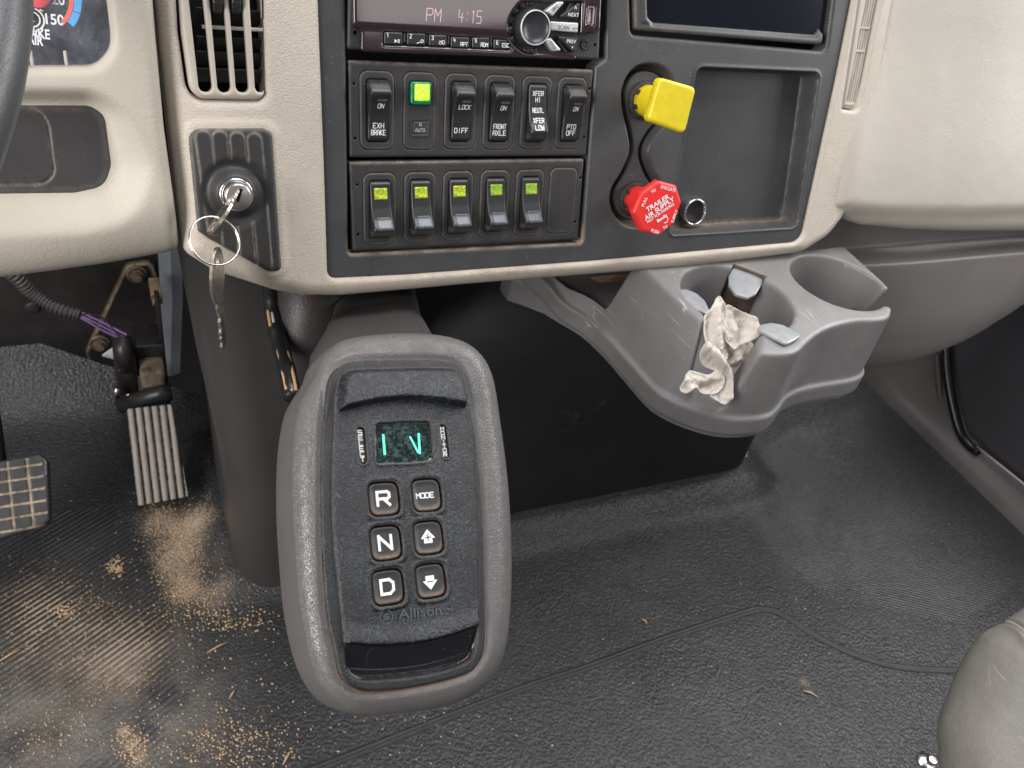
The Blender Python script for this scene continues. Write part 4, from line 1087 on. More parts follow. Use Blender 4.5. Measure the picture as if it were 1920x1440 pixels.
po.part('segment', join(seg((785.5, 812), (787.5, 851), .0013), seg((769, 818), (785, 849), .0010)), MT['seg'], parent=dsp, smooth=False)
# maker's mark moulded into the face
cm = PF.uv(726, 1157, .003); zz = .0031
def hk2(U, V): return h_key(U, V)
MT['emb'] = material('embossed_mark', (.05, .056, .062), .5, .5)
po.part('maker_mark', join(arcband(cm, .0031, .0036, 0, 6.283, h_key(np.array([cm[0]]), np.array([cm[1]]))[0] + .0003, 24), strokes('S', cm[0], cm[1], .0028, .0022, .0006, z=h_key(np.array([cm[0]]), np.array([cm[1]]))[0] + .0003, shear=.3),
     ptext('Allison', PF, .0016, (747, 1153), (828, 1144), .0068, .015, hfn=hk2, z=.0003), ptext('TRANSMISSION', PF, .0016, (746, 1167), (828, 1157), .0026, .0, hfn=hk2, z=.0003)), MT['emb'], parent=kp_, smooth=False)
# stalk that carries the pod
MT['stalk'] = material('stalk_dark_plastic', (.052, .046, .046), .5, .45, grain=('noise', 700, .2, .0003), var=.12, vscale=14, specks=(600, .93, (.4, .35, .3)))
def rr_loop(c, ax, ay, wx, wy, r, n=6):
    P = roundpoly([(-wx, -wy), (wx, -wy), (wx, wy), (-wx, wy)], r, n); return [np.array(c) + ax * p[0] + ay * p[1] for p in P]
secs = []
for (xl, xr, y, dep, th) in ((632, 764, 520, .70, .028), (625, 770, 552, .665, .028), (616, 779, 590, .62, .027), (598, 800, 625, .57, .026), (570, 838, 668, .53, .026), (560, 880, 740, .50, .024), (570, 890, 860, .475, .02)):
    a = atdepth(xl, y, dep); b = atdepth(xr, y, dep); c = (a + b) / 2; ax = nrm(b - a); view = nrm(ray((xl + xr) / 2, y)); ay = nrm(view - ax * view.dot(ax))
    secs.append(rr_loop(c + ay * th, ax, ay, np.linalg.norm(b - a) / 2, th, .018, 8))
W = np.array([p for L in secs for p in L])
sg = loft(secs); po.part('stalk', (local(sg[0], PF), sg[1]), MT['stalk'])
# ================================================================== cup holder
zt = .536
HF = Fr((0, 0, zt), (1, 0, 0), (0, 0, 1))
MT['cup'] = material('cup_holder_grey_plastic', (.18, .174, .172), .46, .45, grain=('noise', 800, .3, .0003), grain2=('noise', 90, .1, .001), var=.12, vscale=22, specks=(420, .86, (.5, .5, .5)), scratch=(55, .8, (.5, .5, .5)), rvar=.06)
topo = [(.360, .60), (.378, .55), (.392, .515), (.397, .490), (.400, .455), (.404, .425), (.409, .402), (.418, .382), (.432, .367), (.450, .362), (.468, .364), (.485, .373), (.507, .383), (.530, .389), (.553, .391), (.574, .389), (.591, .391), (.605, .402), (.618, .417), (.629, .432), (.633, .47), (.637, .53), (.637, .60)]
lipo = [(.333, .60), (.352, .55), (.372, .513), (.379, .48), (.3815, .45), (.385, .412), (.392, .396), (.404, .382), (.420, .370), (.438, .363), (.463, .361), (.480, .368), (.496, .378), (.516, .384), (.539, .386), (.560, .386), (.583, .387), (.598, .392), (.606, .402), (.614, .43), (.618, .47), (.622, .53), (.622, .60)]
g_t = sdpoly(spline(topo, 4)); g_l = sdpoly(spline(lipo, 4)); g_b = g_l
lo = np.array((.325, .345, .448)); hi = np.array((.648, .598, .541))
lc = np.array((.461, .438)); rc2 = np.array((.581, .447))
def smin(a, b, k): h = np.clip(.5 + .5 * (b - a) / k, 0, 1); return b * (1 - h) + a * h - k * h * (1 - h)
def smax(a, b, k): return -smin(-a, -b, k)
pk1, pk2 = onz(1376, 494, .5355)[:2], onz(1437, 514, .5355)[:2]
pkm = (pk1 + pk2) / 2; pke = nrm(pkm - lc); pkp = np.array((-pke[1], pke[0])); pkw = abs((pk2 - pk1).dot(pkp)) / 2
print('pocket', pk1, pk2, pke, pkw, np.linalg.norm(pkm - lc))
_c = {}
def plane2(f, X, Y):
    k = id(f)
    if k not in _c:
        U, V = np.broadcast_arrays(X[:, :, 0], Y[:, :, 0]); _c[k] = f(U.copy(), V.copy())[:, :, None]
    return _c[k]
def cupsdf(X, Y, Z):
    t = np.clip((.534 - Z) / .064, 0, 1)
    body = plane2(g_t, X, Y) * (1 - t) + plane2(g_l, X, Y) * t
    body = smax(body, Z - (zt - .0005 - .034 * sm(Y, .500, .512)), .0035)
    hol = smax(plane2(g_l, X, Y) + .006, Z - .60, .002)
    body = smax(body, -smax(smax(hol, .50 - Y, .003), .480 - Z, .002), .002)
    lip = smax(plane2(g_b, X, Y) - .0030, np.abs(Z - .462 - .034 * sm(Y, .525, .598)) - .0095, .003)
    d = smin(body, lip, .003)
    d = smax(d, smin(Y - .524, X - .455, .02), .002)
    # cups
    def cup(c, r, taper): return smax(np.hypot(X - c[0], Y - c[1]) - (r - taper * (zt - Z)), .474 - Z, .006)
    d = smax(d, -cup(lc, .0485, .10), .0035)
    d = smax(d, -cup(rc2, .0440, .10), .0035)
    # handle slot of the left cup, narrowing downwards
    e = nrm((-.043, -.050)); pn = np.array((-e[1], e[0]))
    al = (X - lc[0]) * e[0] + (Y - lc[1]) * e[1]; ac = (X - lc[0] - .001) * pn[0] + (Y - lc[1]) * pn[1]
    tz = np.clip((zt - Z) / .066, 0, 1)
    slot = smax(smax(np.abs(ac) - (.0225 - .0085 * tz), -al, .002), (.4755 - .12 * np.clip(al - .05, -.1, .012)) - Z, .010)
    slot = smax(slot, al - .085, .002)
    d = smax(d, -slot, .005)
    e = nrm((.036, -.034)); pn = np.array((-e[1], e[0]))
    al = (X - rc2[0]) * e[0] + (Y - rc2[1]) * e[1]; ac = (X - rc2[0]) * pn[0] + (Y - rc2[1]) * pn[1]
    slot = smax(smax(np.abs(ac - .002) - .0160, -al, .002), .478 - Z, .008)
    d = smax(d, -slot, .004)
    # clip pocket at the back of the left cup
    al = (X - lc[0]) * pke[0] + (Y - lc[1]) * pke[1]; ac = (X - pkm[0]) * pkp[0] + (Y - pkm[1]) * pkp[1]
    pk = smax(smax(np.abs(ac) - pkw, smax(.030 - al, al - .0545, .001), .001), .484 - Z, .001)
    d = smax(d, -pk, .001)
    return d
cp = T('cup_holder', 'grey plastic double cup holder bolted under the dashboard edge', 'cup holder', None, (.48, .50, .46))
cg = sdf3(cupsdf, lo, hi, .0012)
cp.part('body', cg, MT['cup'])
# bracket arm running left under the dash
def ar(px, py, z): return onz(px, py, z)
topl = [(1185, 512, .497), (1150, 520, .497), (1100, 527, .496), (1040, 527, .494), (985, 528, .494), (960, 524, .494)]
MT['clip'] = material('steel_grey_clip', (.25, .26, .27), .3, .5, .0, grain=('noise', 400, .15, .0003), var=.15, vscale=90, scratch=(60, .6, (.6, .6, .6)))
MT['rust'] = material('stained_pocket', (.10, .07, .055), .7, .3, var=.5, vscale=60)
def clip(pts, root, droop, z=.531):
    f = sdpoly(roundpoly(HF.Q(pts, z - zt), .0035, 5)); r0 = np.array(HF.uv(*root, z - zt))
    hz = lambda U, V: (z - zt) - droop * (np.hypot(U - r0[0], V - r0[1]) / .03) ** 2
    t = relief(f, lambda U, V: hz(U, V) - roll(-f(U, V), .0008, .0005), .0008, .0016)
    V = t[0] + np.array((0, 0, zt)); return V, t[1]
cp.part('clip', clip([(1377, 498), (1405, 501), (1431, 516), (1431, 528), (1422, 541), (1408, 545), (1385, 538), (1371, 524), (1369, 511)], (1404, 503), .0045, .533), MT['clip'])
cp.part('clip', clip([(1268, 541), (1290, 538), (1308, 544), (1324, 558), (1333, 576), (1329, 583), (1306, 577), (1283, 575), (1274, 560)], (1272, 558), .004, .535), MT['clip'])
cp.part('clip', clip([(1423, 612), (1428, 603), (1448, 600), (1470, 606), (1503, 627), (1492, 636), (1475, 644), (1452, 631)], (1492, 636), .003, .5395), MT['clip'])
w_ = [np.array((*(lc + pke * .0535 + pkp * k), z)) for k, z in ((pkw, .535), (-pkw, .535), (-pkw, .486), (pkw, .486))]
n_ = np.array((-pke[0], -pke[1], 0))
g = ([tuple(p + n_ * .0010) for p in w_] + [tuple(p - n_ * .003) for p in w_], [(0, 1, 2, 3), (7, 6, 5, 4), (0, 4, 5, 1), (1, 5, 6, 2), (2, 6, 7, 3), (3, 7, 4, 0)])
cp.part('pocket_lining', g, MT['rust'], smooth=False)
# scraps of paper tucked behind
pp = [onz(1108, 520, .512), onz(1150, 516, .514), onz(1184, 514, .514), onz(1180, 523, .506), onz(1125, 528, .504)]
solo('torn_card', 'crumpled brown paper scrap tucked between the dash trim and the bracket', 'paper', ([tuple(p + np.array((0, 0, dz))) for dz in (0, -.001) for p in pp], [(0, 1, 2, 3, 4), (9, 8, 7, 6, 5)] + [(i, i + 5, (i + 1) % 5 + 5, (i + 1) % 5) for i in range(5)]), material('brown_paper', (.28, .17, .11), .8, .2, var=.3, vscale=80), base=pp[0], smooth=False)

# --- the rag
rgc = onz(1340, 655, .515)
RF = Fr(rgc, (1, -.25, 0), (.05, -.75, .75))
def rq(p): return RF.Q(p)
def n2d(U, V, s_, seed):
    r = np.random.RandomState(seed); o = 0
    for k in range(7):
        a = r.uniform(0, 6.28); f = s_ * r.uniform(.5, 1.8); o = o + np.sin((U * math.cos(a) + V * math.sin(a)) * f + r.uniform(0, 6.28))
    return o / 7
def crump(U, V, seed, sc):
    r = np.random.RandomState(seed); o = 0
    for sg_ in (1, -1, 1, -1):
        m = None
        for k in range(5):
            a = r.uniform(0, 6.28); c0 = rq([(1350 + r.uniform(-60, 60), 655 + r.uniform(-90, 90))])[0]; p = ((U - c0[0]) * math.cos(a) + (V - c0[1]) * math.sin(a)) * sc * r.uniform(.5, 1.2)
            m = p if m is None else np.maximum(m, p)
        o = o + sg_ * m
    return np.clip(o, -.006, .006)
rag_g = []
for outl, h0, folds, curl, seed in (
    ([(1350, 575), (1372, 583), (1392, 594), (1404, 608), (1407, 630), (1398, 640), (1378, 650), (1362, 658), (1348, 640), (1345, 600)], .002, [([(1398, 603), (1402, 630)], .004, .005), ([(1375, 600), (1385, 620), (1380, 645)], .006, -.004)], .002, 1),
    ([(1366, 655), (1385, 655), (1412, 638), (1422, 646), (1408, 668), (1386, 692), (1374, 700), (1360, 680)], .004, [([(1380, 665), (1400, 655)], .004, .003), ([(1375, 680), (1392, 674)], .003, .003)], .0, 2),
    ([(1337, 558), (1346, 570), (1361, 586), (1367, 594), (1361, 610), (1367, 640), (1366, 672), (1350, 670), (1330, 658), (1314, 646), (1311, 600), (1322, 580)], .008, [([(1334, 580), (1332, 620), (1340, 655)], .004, .004), ([(1352, 590), (1350, 625), (1358, 660)], .005, -.003), ([(1322, 600), (1322, 640)], .003, -.003)], .001, 3),
    ([(1308, 660), (1314, 642), (1332, 655), (1350, 672), (1364, 690), (1376, 704), (1375, 738), (1363, 758), (1345, 751), (1332, 738), (1350, 716), (1342, 698), (1318, 684)], .012, [([(1318, 655), (1345, 680), (1366, 706), (1368, 745)], .0035, .006), ([(1356, 715), (1350, 745)], .005, -.003)], .001, 4),
    ([(1294, 696), (1312, 697), (1332, 702), (1350, 692), (1362, 700), (1362, 722), (1348, 737), (1326, 738), (1308, 727), (1292, 737), (1281, 727)], .016, [([(1300, 708), (1330, 712), (1352, 704)], .005, .004), ([(1322, 724), (1345, 720)], .003, -.004), ([(1290, 715), (1298, 728)], .003, .003)], .002, 5)):
    f_ = sdpoly(spline(RF.Q(outl, h0), 5)); fl = [(sdline(spline(RF.Q(p, h0), 6, False)), w0, a0) for p, w0, a0 in folds]
    def h_(U, V, f_=f_, fl=fl, h0=h0, curl=curl, seed=seed):
        d = -f_(U, V); h = h0 + crump(U, V, seed + 20, .28) + .0025 * (.35 - np.abs(n2d(U, V, 130, seed))) + .0022 * (.3 - np.abs(n2d(U, V, 330, seed + 9))) + .0012 * (.3 - np.abs(n2d(U, V, 800, seed + 5))) + curl * np.exp(-(d / .0025) ** 2) - roll(d, .0004, .0003)
        for g_, w0, a0 in fl: h = h + a0 * np.exp(-(g_(U, V) / w0) ** 2)
        return h - .010 * sm(-d, -.006, .0) * 0
    P_, Q_, _ = relief(f_, h_, .0006, .0009); rag_g.append((P_, [tuple(q) for q in Q_]))
g = join(*rag_g)
MT['rag'] = material('cream_cloth', (.55, .50, .445), .9, .1, grain=('cell', 1300, .5, .0005), grain2=('noise', 300, .4, .001), var=.12, vscale=60)
solo('cloth_rag', 'crumpled cream cloth rag stuffed into the left cup of the cup holder', 'rag', (np.array([RF.W(*p) for p in g[0]]), g[1]), MT['rag'], base=rgc)
# ================================================================== floor mat
def w2(px, py): p = onz(px, py, 0); return np.array((p[0], p[1]))
def W2(pts): return [w2(*p) for p in pts]
def floor_z(X, Y):
    # rolls up against the engine cover and up the toe boards
    e = sm(Y, .600, .640) * sm(X, .30, .36) * sm(X, .93, .84)
    z = .030 * e + .006 * np.exp(-((Y - .612) / .014) ** 2) * sm(X, .30, .36) * sm(X, .9, .84)
    s = Y - .985
    z = z + np.where(X < .12, .5 * (s + np.sqrt(s * s + .0006)) * 1.15, 0)
    s = Y - .98
    z = z + np.where(X > .86, .5 * (s + np.sqrt(s * s + .001)) * .8, 0)
    # swell round the foot of the console
    dc = np.hypot(np.maximum(.075 - X, 0) + np.maximum(X - .30, 0), np.maximum(.655 - Y, 0))
    z = z + .026 * np.exp(-(dc / .026) ** 2) * (X < .45) * (Y < .9)
    return z
ribL = sdpoly(W2([(-200, 1060), (0, 1008), (95, 968), (150, 955), (215, 953), (245, 985), (268, 1030), (292, 1080), (312, 1120), (334, 1190), (336, 1290), (300, 1420), (200, 1600), (-300, 1600)]))
ribR = sdpoly(W2([(1405, 860), (1480, 800), (1640, 740), (1760, 850), (1920, 1030), (1920, 1100), (1800, 1170), (1560, 1130), (1440, 1030), (1395, 960)]))
dl = nrm(w2(311, 1140) - w2(120, 1275)); nl = np.array((-dl[1], dl[0]))
dr = nrm(w2(1700, 932) - w2(1450, 870)); nr_ = np.array((-dr[1], dr[0]))
def phase(X, Y):
    a = (X * nl[0] + Y * nl[1]) * 2 * math.pi / .0066; b = (X * nr_[0] + Y * nr_[1]) * 2 * math.pi / .0046
    return np.where(X < .5, a, b)
def noise2(X, Y, s, seed):
    r = np.random.RandomState(seed); o = 0
    for k in range(6):
        a = r.uniform(0, 6.28); f = s * r.uniform(.6, 1.7); o = o + np.sin((X * math.cos(a) + Y * math.sin(a)) * f + r.uniform(0, 6.28))
    return o / 6
def ribmask(X, Y):
    wl = w2(120, 1380); wear = sm(np.hypot((X - wl[0]) / 1.4, Y - wl[1]) + .02 * noise2(X, Y, 60, 3), .02, .10)
    L_ = sm(-ribL(X, Y), -.001, .002) * (.12 + .88 * wear); R_ = sm(-ribR(X, Y), -.004, .012) * .8 * (.6 + .4 * noise2(X, Y, 25, 8))
    return np.clip(L_ + R_, 0, 1)
blobs = [(300, 975, .028, .5), (345, 1000, .03, .5), (330, 1050, .030, .62), (385, 985, .02, .3), (345, 1105, .020, .7), (390, 1130, .016, .35), (245, 1210, .045, .62), (220, 1250, .04, .28), (110, 1170, .05, .42), (215, 1060, .012, .6), (60, 1120, .05, .4), (40, 1250, .05, .18), (262, 1420, .010, .7), (248, 1397, .008, .7), (232, 1372, .006, .7),
         (120, 1400, .07, .08), (350, 700, .05, .35), (420, 1120, .02, .25), (340, 860, .04, .15), (100, 1340, .06, .06), (1508, 1278, .008, .5), (470, 1180, .015, .2), (400, 1380, .05, .2), (30, 1400, .05, .08)]
def fdust(X, Y):
    s = 0
    for px, py, r, a in blobs:
        c = w2(px, py); s = s + a * np.exp(-(((X - c[0]) * 1.0) ** 2 + (Y - c[1]) ** 2) / (r * r * 1.1))
    return np.clip(s * (1 + .25 * noise2(X, Y, 120, 5)), 0, 1.3) + .05
def fgrey(X, Y):
    s = 0
    for px, py, r, a in ((100, 1350, .12, 1.0), (260, 1350, .08, .7), (1150, 1050, .12, .15), (1550, 1000, .15, .25), (1300, 1330, .16, .15), (450, 1060, .05, .5)):
        c = w2(px, py); s = s + a * np.exp(-((X - c[0]) ** 2 + (Y - c[1]) ** 2) / (r * r))
    return np.clip(s, 0, 1)
def floor_extra(m, nt, tc, bs, k):
    N = nt.nodes; L = nt.links
    def att(n): a = N.new('ShaderNodeAttribute'); a.attribute_name = n; return a.outputs['Fac']
    M_ = k['math']; rib = att('ribs'); s = M_('SINE', att('ph'))
    s = M_('ADD', s, M_('MULTIPLY', k['noise'](90, 3).outputs['Fac'], .7))
    # sand lies in the valleys between the ribs and thickly elsewhere
    gate = k['ramp'](s, .45, -.35)
    d = att('dust')
    n1 = k['noise'](55, 6, .75, .4).outputs['Fac']; n2 = k['noise'](480, 4, .75).outputs['Fac']
    cover = k['ramp'](M_('ADD', M_('ADD', d, M_('MULTIPLY', n1, .7)), M_('MULTIPLY', n2, 2.6)), 2.0, 2.3)
    g2 = M_('ADD', M_('MULTIPLY', gate, rib), M_('SUBTRACT', 1.0, rib))
    # outside the ribs the sand sits between the pebbles of the grain
    v = N.new('ShaderNodeTexVoronoi'); v.inputs['Scale'].default_value = 300; v.feature = 'SMOOTH_F1'; L.new(tc.outputs['Object'], v.inputs['Vector'])
    nb = k['noise'](300, 4, .6, .5).outputs['Fac']
    f = M_('MULTIPLY', M_('MULTIPLY', cover, g2), .85)
    n3 = k['noise'](16, 5, .6).outputs['Fac']
    c0 = k['mix'](M_('MULTIPLY', att('grey'), k['ramp'](n3, .3, .6)), k['cs'], (.15, .14, .13))
    film = M_('MULTIPLY', M_('MULTIPLY', k['ramp'](M_('ADD', d, M_('MULTIPLY', n1, .35)), .38, 1.0), g2), .55)
    c0 = k['mix'](film, c0, (.34, .26, .18))
    c = k['mix'](f, c0, k['mix'](n2, (.40, .30, .21), (.60, .48, .36)))
    L.new(c, bs.inputs['Base Color'])
    r = N.new('ShaderNodeMix'); r.data_type = 'FLOAT'; L.new(f, r.inputs[0]); r.inputs[3].default_value = .95
    L.new(M_('ADD', k['ramp'](k['noise'](9, 4).outputs['Fac'], .2, .9), 0.0), r.inputs[2])
    mr = r.inputs[2].links[0].from_node.inputs[0].links[0].from_node
    mr.inputs['To Min'].default_value = .20; mr.inputs['To Max'].default_value = .36
    L.new(r.outputs[0], bs.inputs['Roughness'])
    h = N.new('ShaderNodeMix'); h.data_type = 'FLOAT'; L.new(rib, h.inputs[0])
    L.new(M_('ADD', M_('MULTIPLY', v.outputs['Distance'], -.9), M_('MULTIPLY', nb, .9)), h.inputs[2]); L.new(M_('MULTIPLY', s, .5), h.inputs[3])
    hh = M_('ADD', h.outputs[0], M_('MULTIPLY', M_('MULTIPLY', n2, cover), .8))
    b = N.new('ShaderNodeBump'); b.inputs['Strength'].default_value = 1.0; b.inputs['Distance'].default_value = .0015
    L.new(hh, b.inputs['Height']); L.new(b.outputs['Normal'], bs.inputs['Normal'])
MT['mat'] = material('black_rubber_mat', (.030, .031, .034), .42, .45, var=.15, vscale=7, specks=(1100, .93, (.3, .26, .2)), extra=floor_extra)
ol = sdpoly([(-.5, -.1), (1.30, -.1), (1.30, 1.12), (.83, 1.12), (.83, .70), (.13, .70), (.10, .98), (.03, 1.005), (-.012, 1.020), (-.115, 1.055), (-.5, 1.050)])
fg = relief(ol, floor_z, .004, .006, {'ribs': ribmask, 'ph': phase, 'dust': fdust, 'grey': fgrey})
solo('floor', None, None, fg, MT['mat'], kind='structure')
def fz(p): return float(floor_z(np.array([p[0]]), np.array([p[1]]))[0])
# moulded seam running across the mat
sp_ = spline(W2([(540, 1458), (600, 1437), (950, 1300), (1100, 1250), (1250, 1195), (1400, 1146), (1430, 1142), (1455, 1146), (1490, 1166), (1530, 1192), (1600, 1226), (1680, 1249), (1770, 1256), (1850, 1256)]), 8, False)
tn = np.gradient(sp_, axis=0); tn /= np.linalg.norm(tn, axis=1, keepdims=True); nn_ = np.stack([-tn[:, 1], tn[:, 0]], 1)
prof = [(-.006, .0002), (-.0044, .0014), (-.0030, .0022), (-.0018, .0012), (-.0010, .0003), (-.0002, .0010), (.0010, .0018), (.0026, .0010), (.0042, .0002)]
solo('floor_seam', None, None, loft([[(p[0] + n[0] * a, p[1] + n[1] * a, fz(p) + z + .0006) for a, z in prof] for p, n in zip(sp_, nn_)], (False, False), False), material('seam_rubber', (.03, .03, .032), .5, .4, grain=('noise', 500, .3, .0004), var=.2, vscale=60, specks=(300, .92, (.45, .33, .2))), kind='structure')
# loose sand
rnd = random.Random(4)
ico = [(0, 0, 1), (.9, 0, -.3), (-.45, .78, -.3), (-.45, -.78, -.3)]
V = []; Fc = []
def grain_at(px, py, s):
    p = onz(px, py, 0); z = fz(p)
    if ol(np.array([p[0]]), np.array([p[1]]))[0] > -.005: return
    a = rnd.uniform(0, 6.28); n0 = len(V); q = [rnd.uniform(.6, 1.25) for _ in range(6)]
    base = [(1, 0, 0), (0, 1, 0), (-1, 0, 0), (0, -1, 0), (0, 0, 1), (0, 0, -1)]
    for (x, y, z_), k in zip(base, q):
        V.append((p[0] + (x * math.cos(a) - y * math.sin(a)) * s * k, p[1] + (x * math.sin(a) + y * math.cos(a)) * s * k, z + .0009 + z_ * s * .7))
    for i in range(4): Fc.append((n0 + i, n0 + (i + 1) % 4, n0 + 4)); Fc.append((n0 + (i + 1) % 4, n0 + i, n0 + 5))
for cx, cy, sx_, sy_, n, s in ((325, 1000, 38, 40, 420, .0009), (345, 1075, 28, 40, 420, .0010), (375, 1130, 40, 25, 200, .0011), (440, 1165, 45, 12, 130, .0013), (420, 1400, 75, 30, 420, .0010), (250, 1400, 18, 26, 160, .0011), (150, 1180, 90, 70, 500, .0009), (220, 1065, 9, 8, 60, .0013), (120, 1150, 12, 10, 50, .0013),
        (400, 1250, 80, 90, 150, .0011), (1150, 1200, 350, 120, 70, .0010), (300, 900, 60, 40, 40, .0008), (100, 1380, 80, 40, 220, .0009), (1385, 865, 8, 6, 3, .003), (700, 1380, 150, 50, 90, .0009)):
    for _ in range(n): grain_at(rnd.gauss(cx, sx_), rnd.gauss(cy, sy_), s * rnd.uniform(.5, 1.5))
solo('sand', 'loose yellow sand grains scattered over the black floor mat', 'sand', (V, Fc), material('sand_grains', (.52, .37, .23), .85, .2, var=.35, vscale=500), kind='stuff', smooth=False)
MT['straw'] = material('dry_straw', (.5, .33, .2), .7, .3, var=.2, vscale=200)
for (a, b, lab) in (((1505, 1296), (1533, 1309), 'short pale wood splinter on the mat below the pale dust spot'), ((1203, 1162), (1213, 1172), 'small tan splinter lying on the mat above the moulded seam'), ((530, 1436), (546, 1408), 'thin straw on the mat at the lower edge, left of the seam'),
        ((388, 1226), (428, 1206), 'flat pale chip of straw near the worn rib edge'), ((430, 1312), (440, 1296), 'short curled straw on the mat left of the selector pod'), ((0, 1242), (40, 1220), 'dry stem lying across the worn ribs at the left edge')):
    p = onz(*a, 0) ; q = onz(*b, 0); p[2] = fz(p) + .002; q[2] = fz(q) + .002; m_ = (p + q) / 2 + np.array((.001, .001, .0008))
    solo('straw', lab, 'straw', tube([p, m_, q], [.0006, .0011, .0005], 6), MT['straw'], base=p, group='bits of straw on the mat')

# ================================================================== engine cover and console
MT['cover'] = material('engine_cover_black', (.011, .011, .0115), .45, .4, grain=('noise', 500, .15, .0005), var=.2, vscale=8, specks=(300, .95, (.2, .18, .16)), scratch=(9, .15, (.12, .12, .12)))
MT['console'] = material('console_brown_grey', (.054, .049, .048), .38, .45, grain=('noise', 260, .12, .0008), grain2=('leather', 300, .15, .0003), var=.14, vscale=11, specks=(500, .94, (.25, .2, .16)))
cv = T('engine_cover', 'smooth black engine cover standing behind the gear selector', 'engine cover', None, (.5, .66, 0))
def cloop(z, y, x1, r=.05):
    P = [(.18, 1.1), (.18, y)] + [(x1 - r + r * math.sin(a), y + r - r * math.cos(a)) for a in np.linspace(0, math.pi / 2, 9)] + [(x1 + .01, 1.1)]
    return [(a, b, z) for a, b in P]
cl_ = [cloop(z, y, x) for z, y, x in ((.0, .652, .872), (.03, .650, .870), (.12, .646, .862), (.20, .640, .855), (.27, .637, .85), (.31, .640, .848), (.34, .647, .846), (.365, .657, .844), (.388, .671, .84), (.406, .690, .835), (.42, .715, .83), (.432, .75, .82), (.44, .80, .81), (.442, .88, .80))]
cv.part('shell', loft(cl_, (False, True), False), MT['cover'])
cs = T('console', 'brown grey console column with a rounded corner left of the gear selector', 'console', None, (.15, .66, 0))
def kloop(z):
    t = z / .5; x0 = .079 - .030 * t + .006 * math.sin(t * 5); yf = .628 - .045 * t; r = .045
    P = [(x0 + .01, 1.05), (x0 + .002, .80)] + [(x0 + r - r * math.cos(a), yf + r - r * math.sin(a)) for a in np.linspace(0, math.pi / 2, 10)] + [(x0 + .09, yf + .002), (.235, yf + .02), (.26, yf + .07)]
    return [(a, b, z) for a, b in P]
cs.part('column', loft([kloop(z) for z in (0, .02, .06, .12, .135, .15, .2, .26, .32, .38, .44, .50, .58)], (False, False), False), MT['console'])
pb = [atdepth(x, y, d) for x, y, d in ((590, 470, .69), (588, 520, .68), (585, 580, .675), (580, 630, .675), (572, 680, .685), (565, 715, .70), (560, 735, .72))]
cs.part('rounded_pad', tube(pb, [.030, .032, .032, .029, .022, .012, .003], 24), material('dark_pad', (.034, .029, .029), .45, .4, grain=('leather', 260, .3, .0004)))
# taped wires beside the console
wl = T('taped_wires', 'black taped wire bundle with tan wires showing between console and stalk', 'wires', None, tuple(atdepth(520, 560, .65)))
wp = [atdepth(x, y, d) for x, y, d in ((508, 520, .66), (510, 570, .655), (516, 610, .65), (528, 655, .64), (540, 705, .62), (548, 745, .61))]
wp = spline(wp, 8, False)
wl.part('tape', tube(wp, [.0066 + .0003 * math.sin(i * 1.1) for i in range(len(wp))], 12), material('black_tape', (.012, .012, .012), .35, .5, grain=('noise', 200, .5, .001)))
for (i0, i1, m_, off) in ((10, 17, 'tan', .0034), (24, 37, 'tan', .0030), (25, 38, 'wht', -.0005), (11, 16, 'wht', .0005), (25, 38, 'tan', -.0036)):
    if m_ == 'tan': mm = MT.setdefault('tanw', material('tan_wire', (.40, .26, .11), .45, .4))
    else: mm = MT.setdefault('whtw', material('grey_wire', (.35, .33, .33), .45, .4))
    seg_ = wp[i0:i1]; vv = nrm(CAM - seg_[0]); sd2 = nrm(np.cross(seg_[-1] - seg_[0], vv))
    wl.part('wire', tube(seg_ + vv * .0062 + sd2 * off, .0013, 8), mm)

# ================================================================== firewall, pedals
fw = T('firewall', 'dark dusty metal firewall panel above the toe board', 'bulkhead', None, (0, 1.12, 0))
MT['fw'] = material('dirty_black_metal', (.022, .019, .018), .5, .4, grain=('noise', 60, .15, .003), var=.35, vscale=22, specks=(260, .88, (.16, .11, .07)), rvar=.1)
fw.part('panel', join(box(-.2, 1.13, .25, .75, .02, .7, .003), box(.6, 1.16, .2, 1.6, .02, .8, .003)), MT['fw'], smooth='auto')
gb = [onY(x, y, 1.08) for x, y in ((318, 455), (322, 560), (318, 700))]
fw.part('grey_strut', tube([p for p in gb], [.0155, .015, .015], 4, flat=.5), material('grey_paint', (.17, .18, .20), .5, .4, var=.1, vscale=20), smooth=False)
for px, py in ((265, 575), (60, 575)):
    c = onY(px, py, 1.118)
    g = lathe([(.009, 0), (.009, .004), (.006, .005), (.0001, .0055)], 16); Vv = np.array(g[0]); Vv = np.stack([Vv[:, 0] + c[0], c[1] - Vv[:, 2], Vv[:, 1] + c[2]], 1)
    fw.part('bolt', (Vv, g[1]), MT['fw'])
wt = [onY(x, y, 1.06) for x, y in ((192, 668), (218, 650), (222, 672), (214, 674))]
fw.part('white_tab', ([tuple(p) for p in wt] + [tuple(p + np.array((0, .004, 0))) for p in wt], [(0, 1, 2, 3), (7, 6, 5, 4), (0, 4, 5, 1), (1, 5, 6, 2), (2, 6, 7, 3), (3, 7, 4, 0)]), material('white_felt', (.6, .6, .58), .8), smooth=False)
bp = T('pedal_bracket', 'dusty black bracket plate bolted behind the accelerator', 'bracket', None, tuple(onY(250, 600, 1.08)))
YF = 1.085
FF = Fr((0, YF, .2), (1, 0, 0), (0, -1, 0))
f_bp = sdpoly(roundpoly(FF.Q([(160, 658), (236, 496), (285, 488), (296, 520), (306, 640), (308, 720), (200, 700), (168, 690)]), [.004, .012, .012, .004, .004, .002, .002, .004]))
g = relief(f_bp, lambda U, V: .004 - roll(-f_bp(U, V), .003) + .0015 * sm(-f_bp(U, V), .004, .006) * -1, .002, .006, {'dust': lambda U, V: np.exp(-((f_bp(U, V) + .002) / .002) ** 2) * .9})
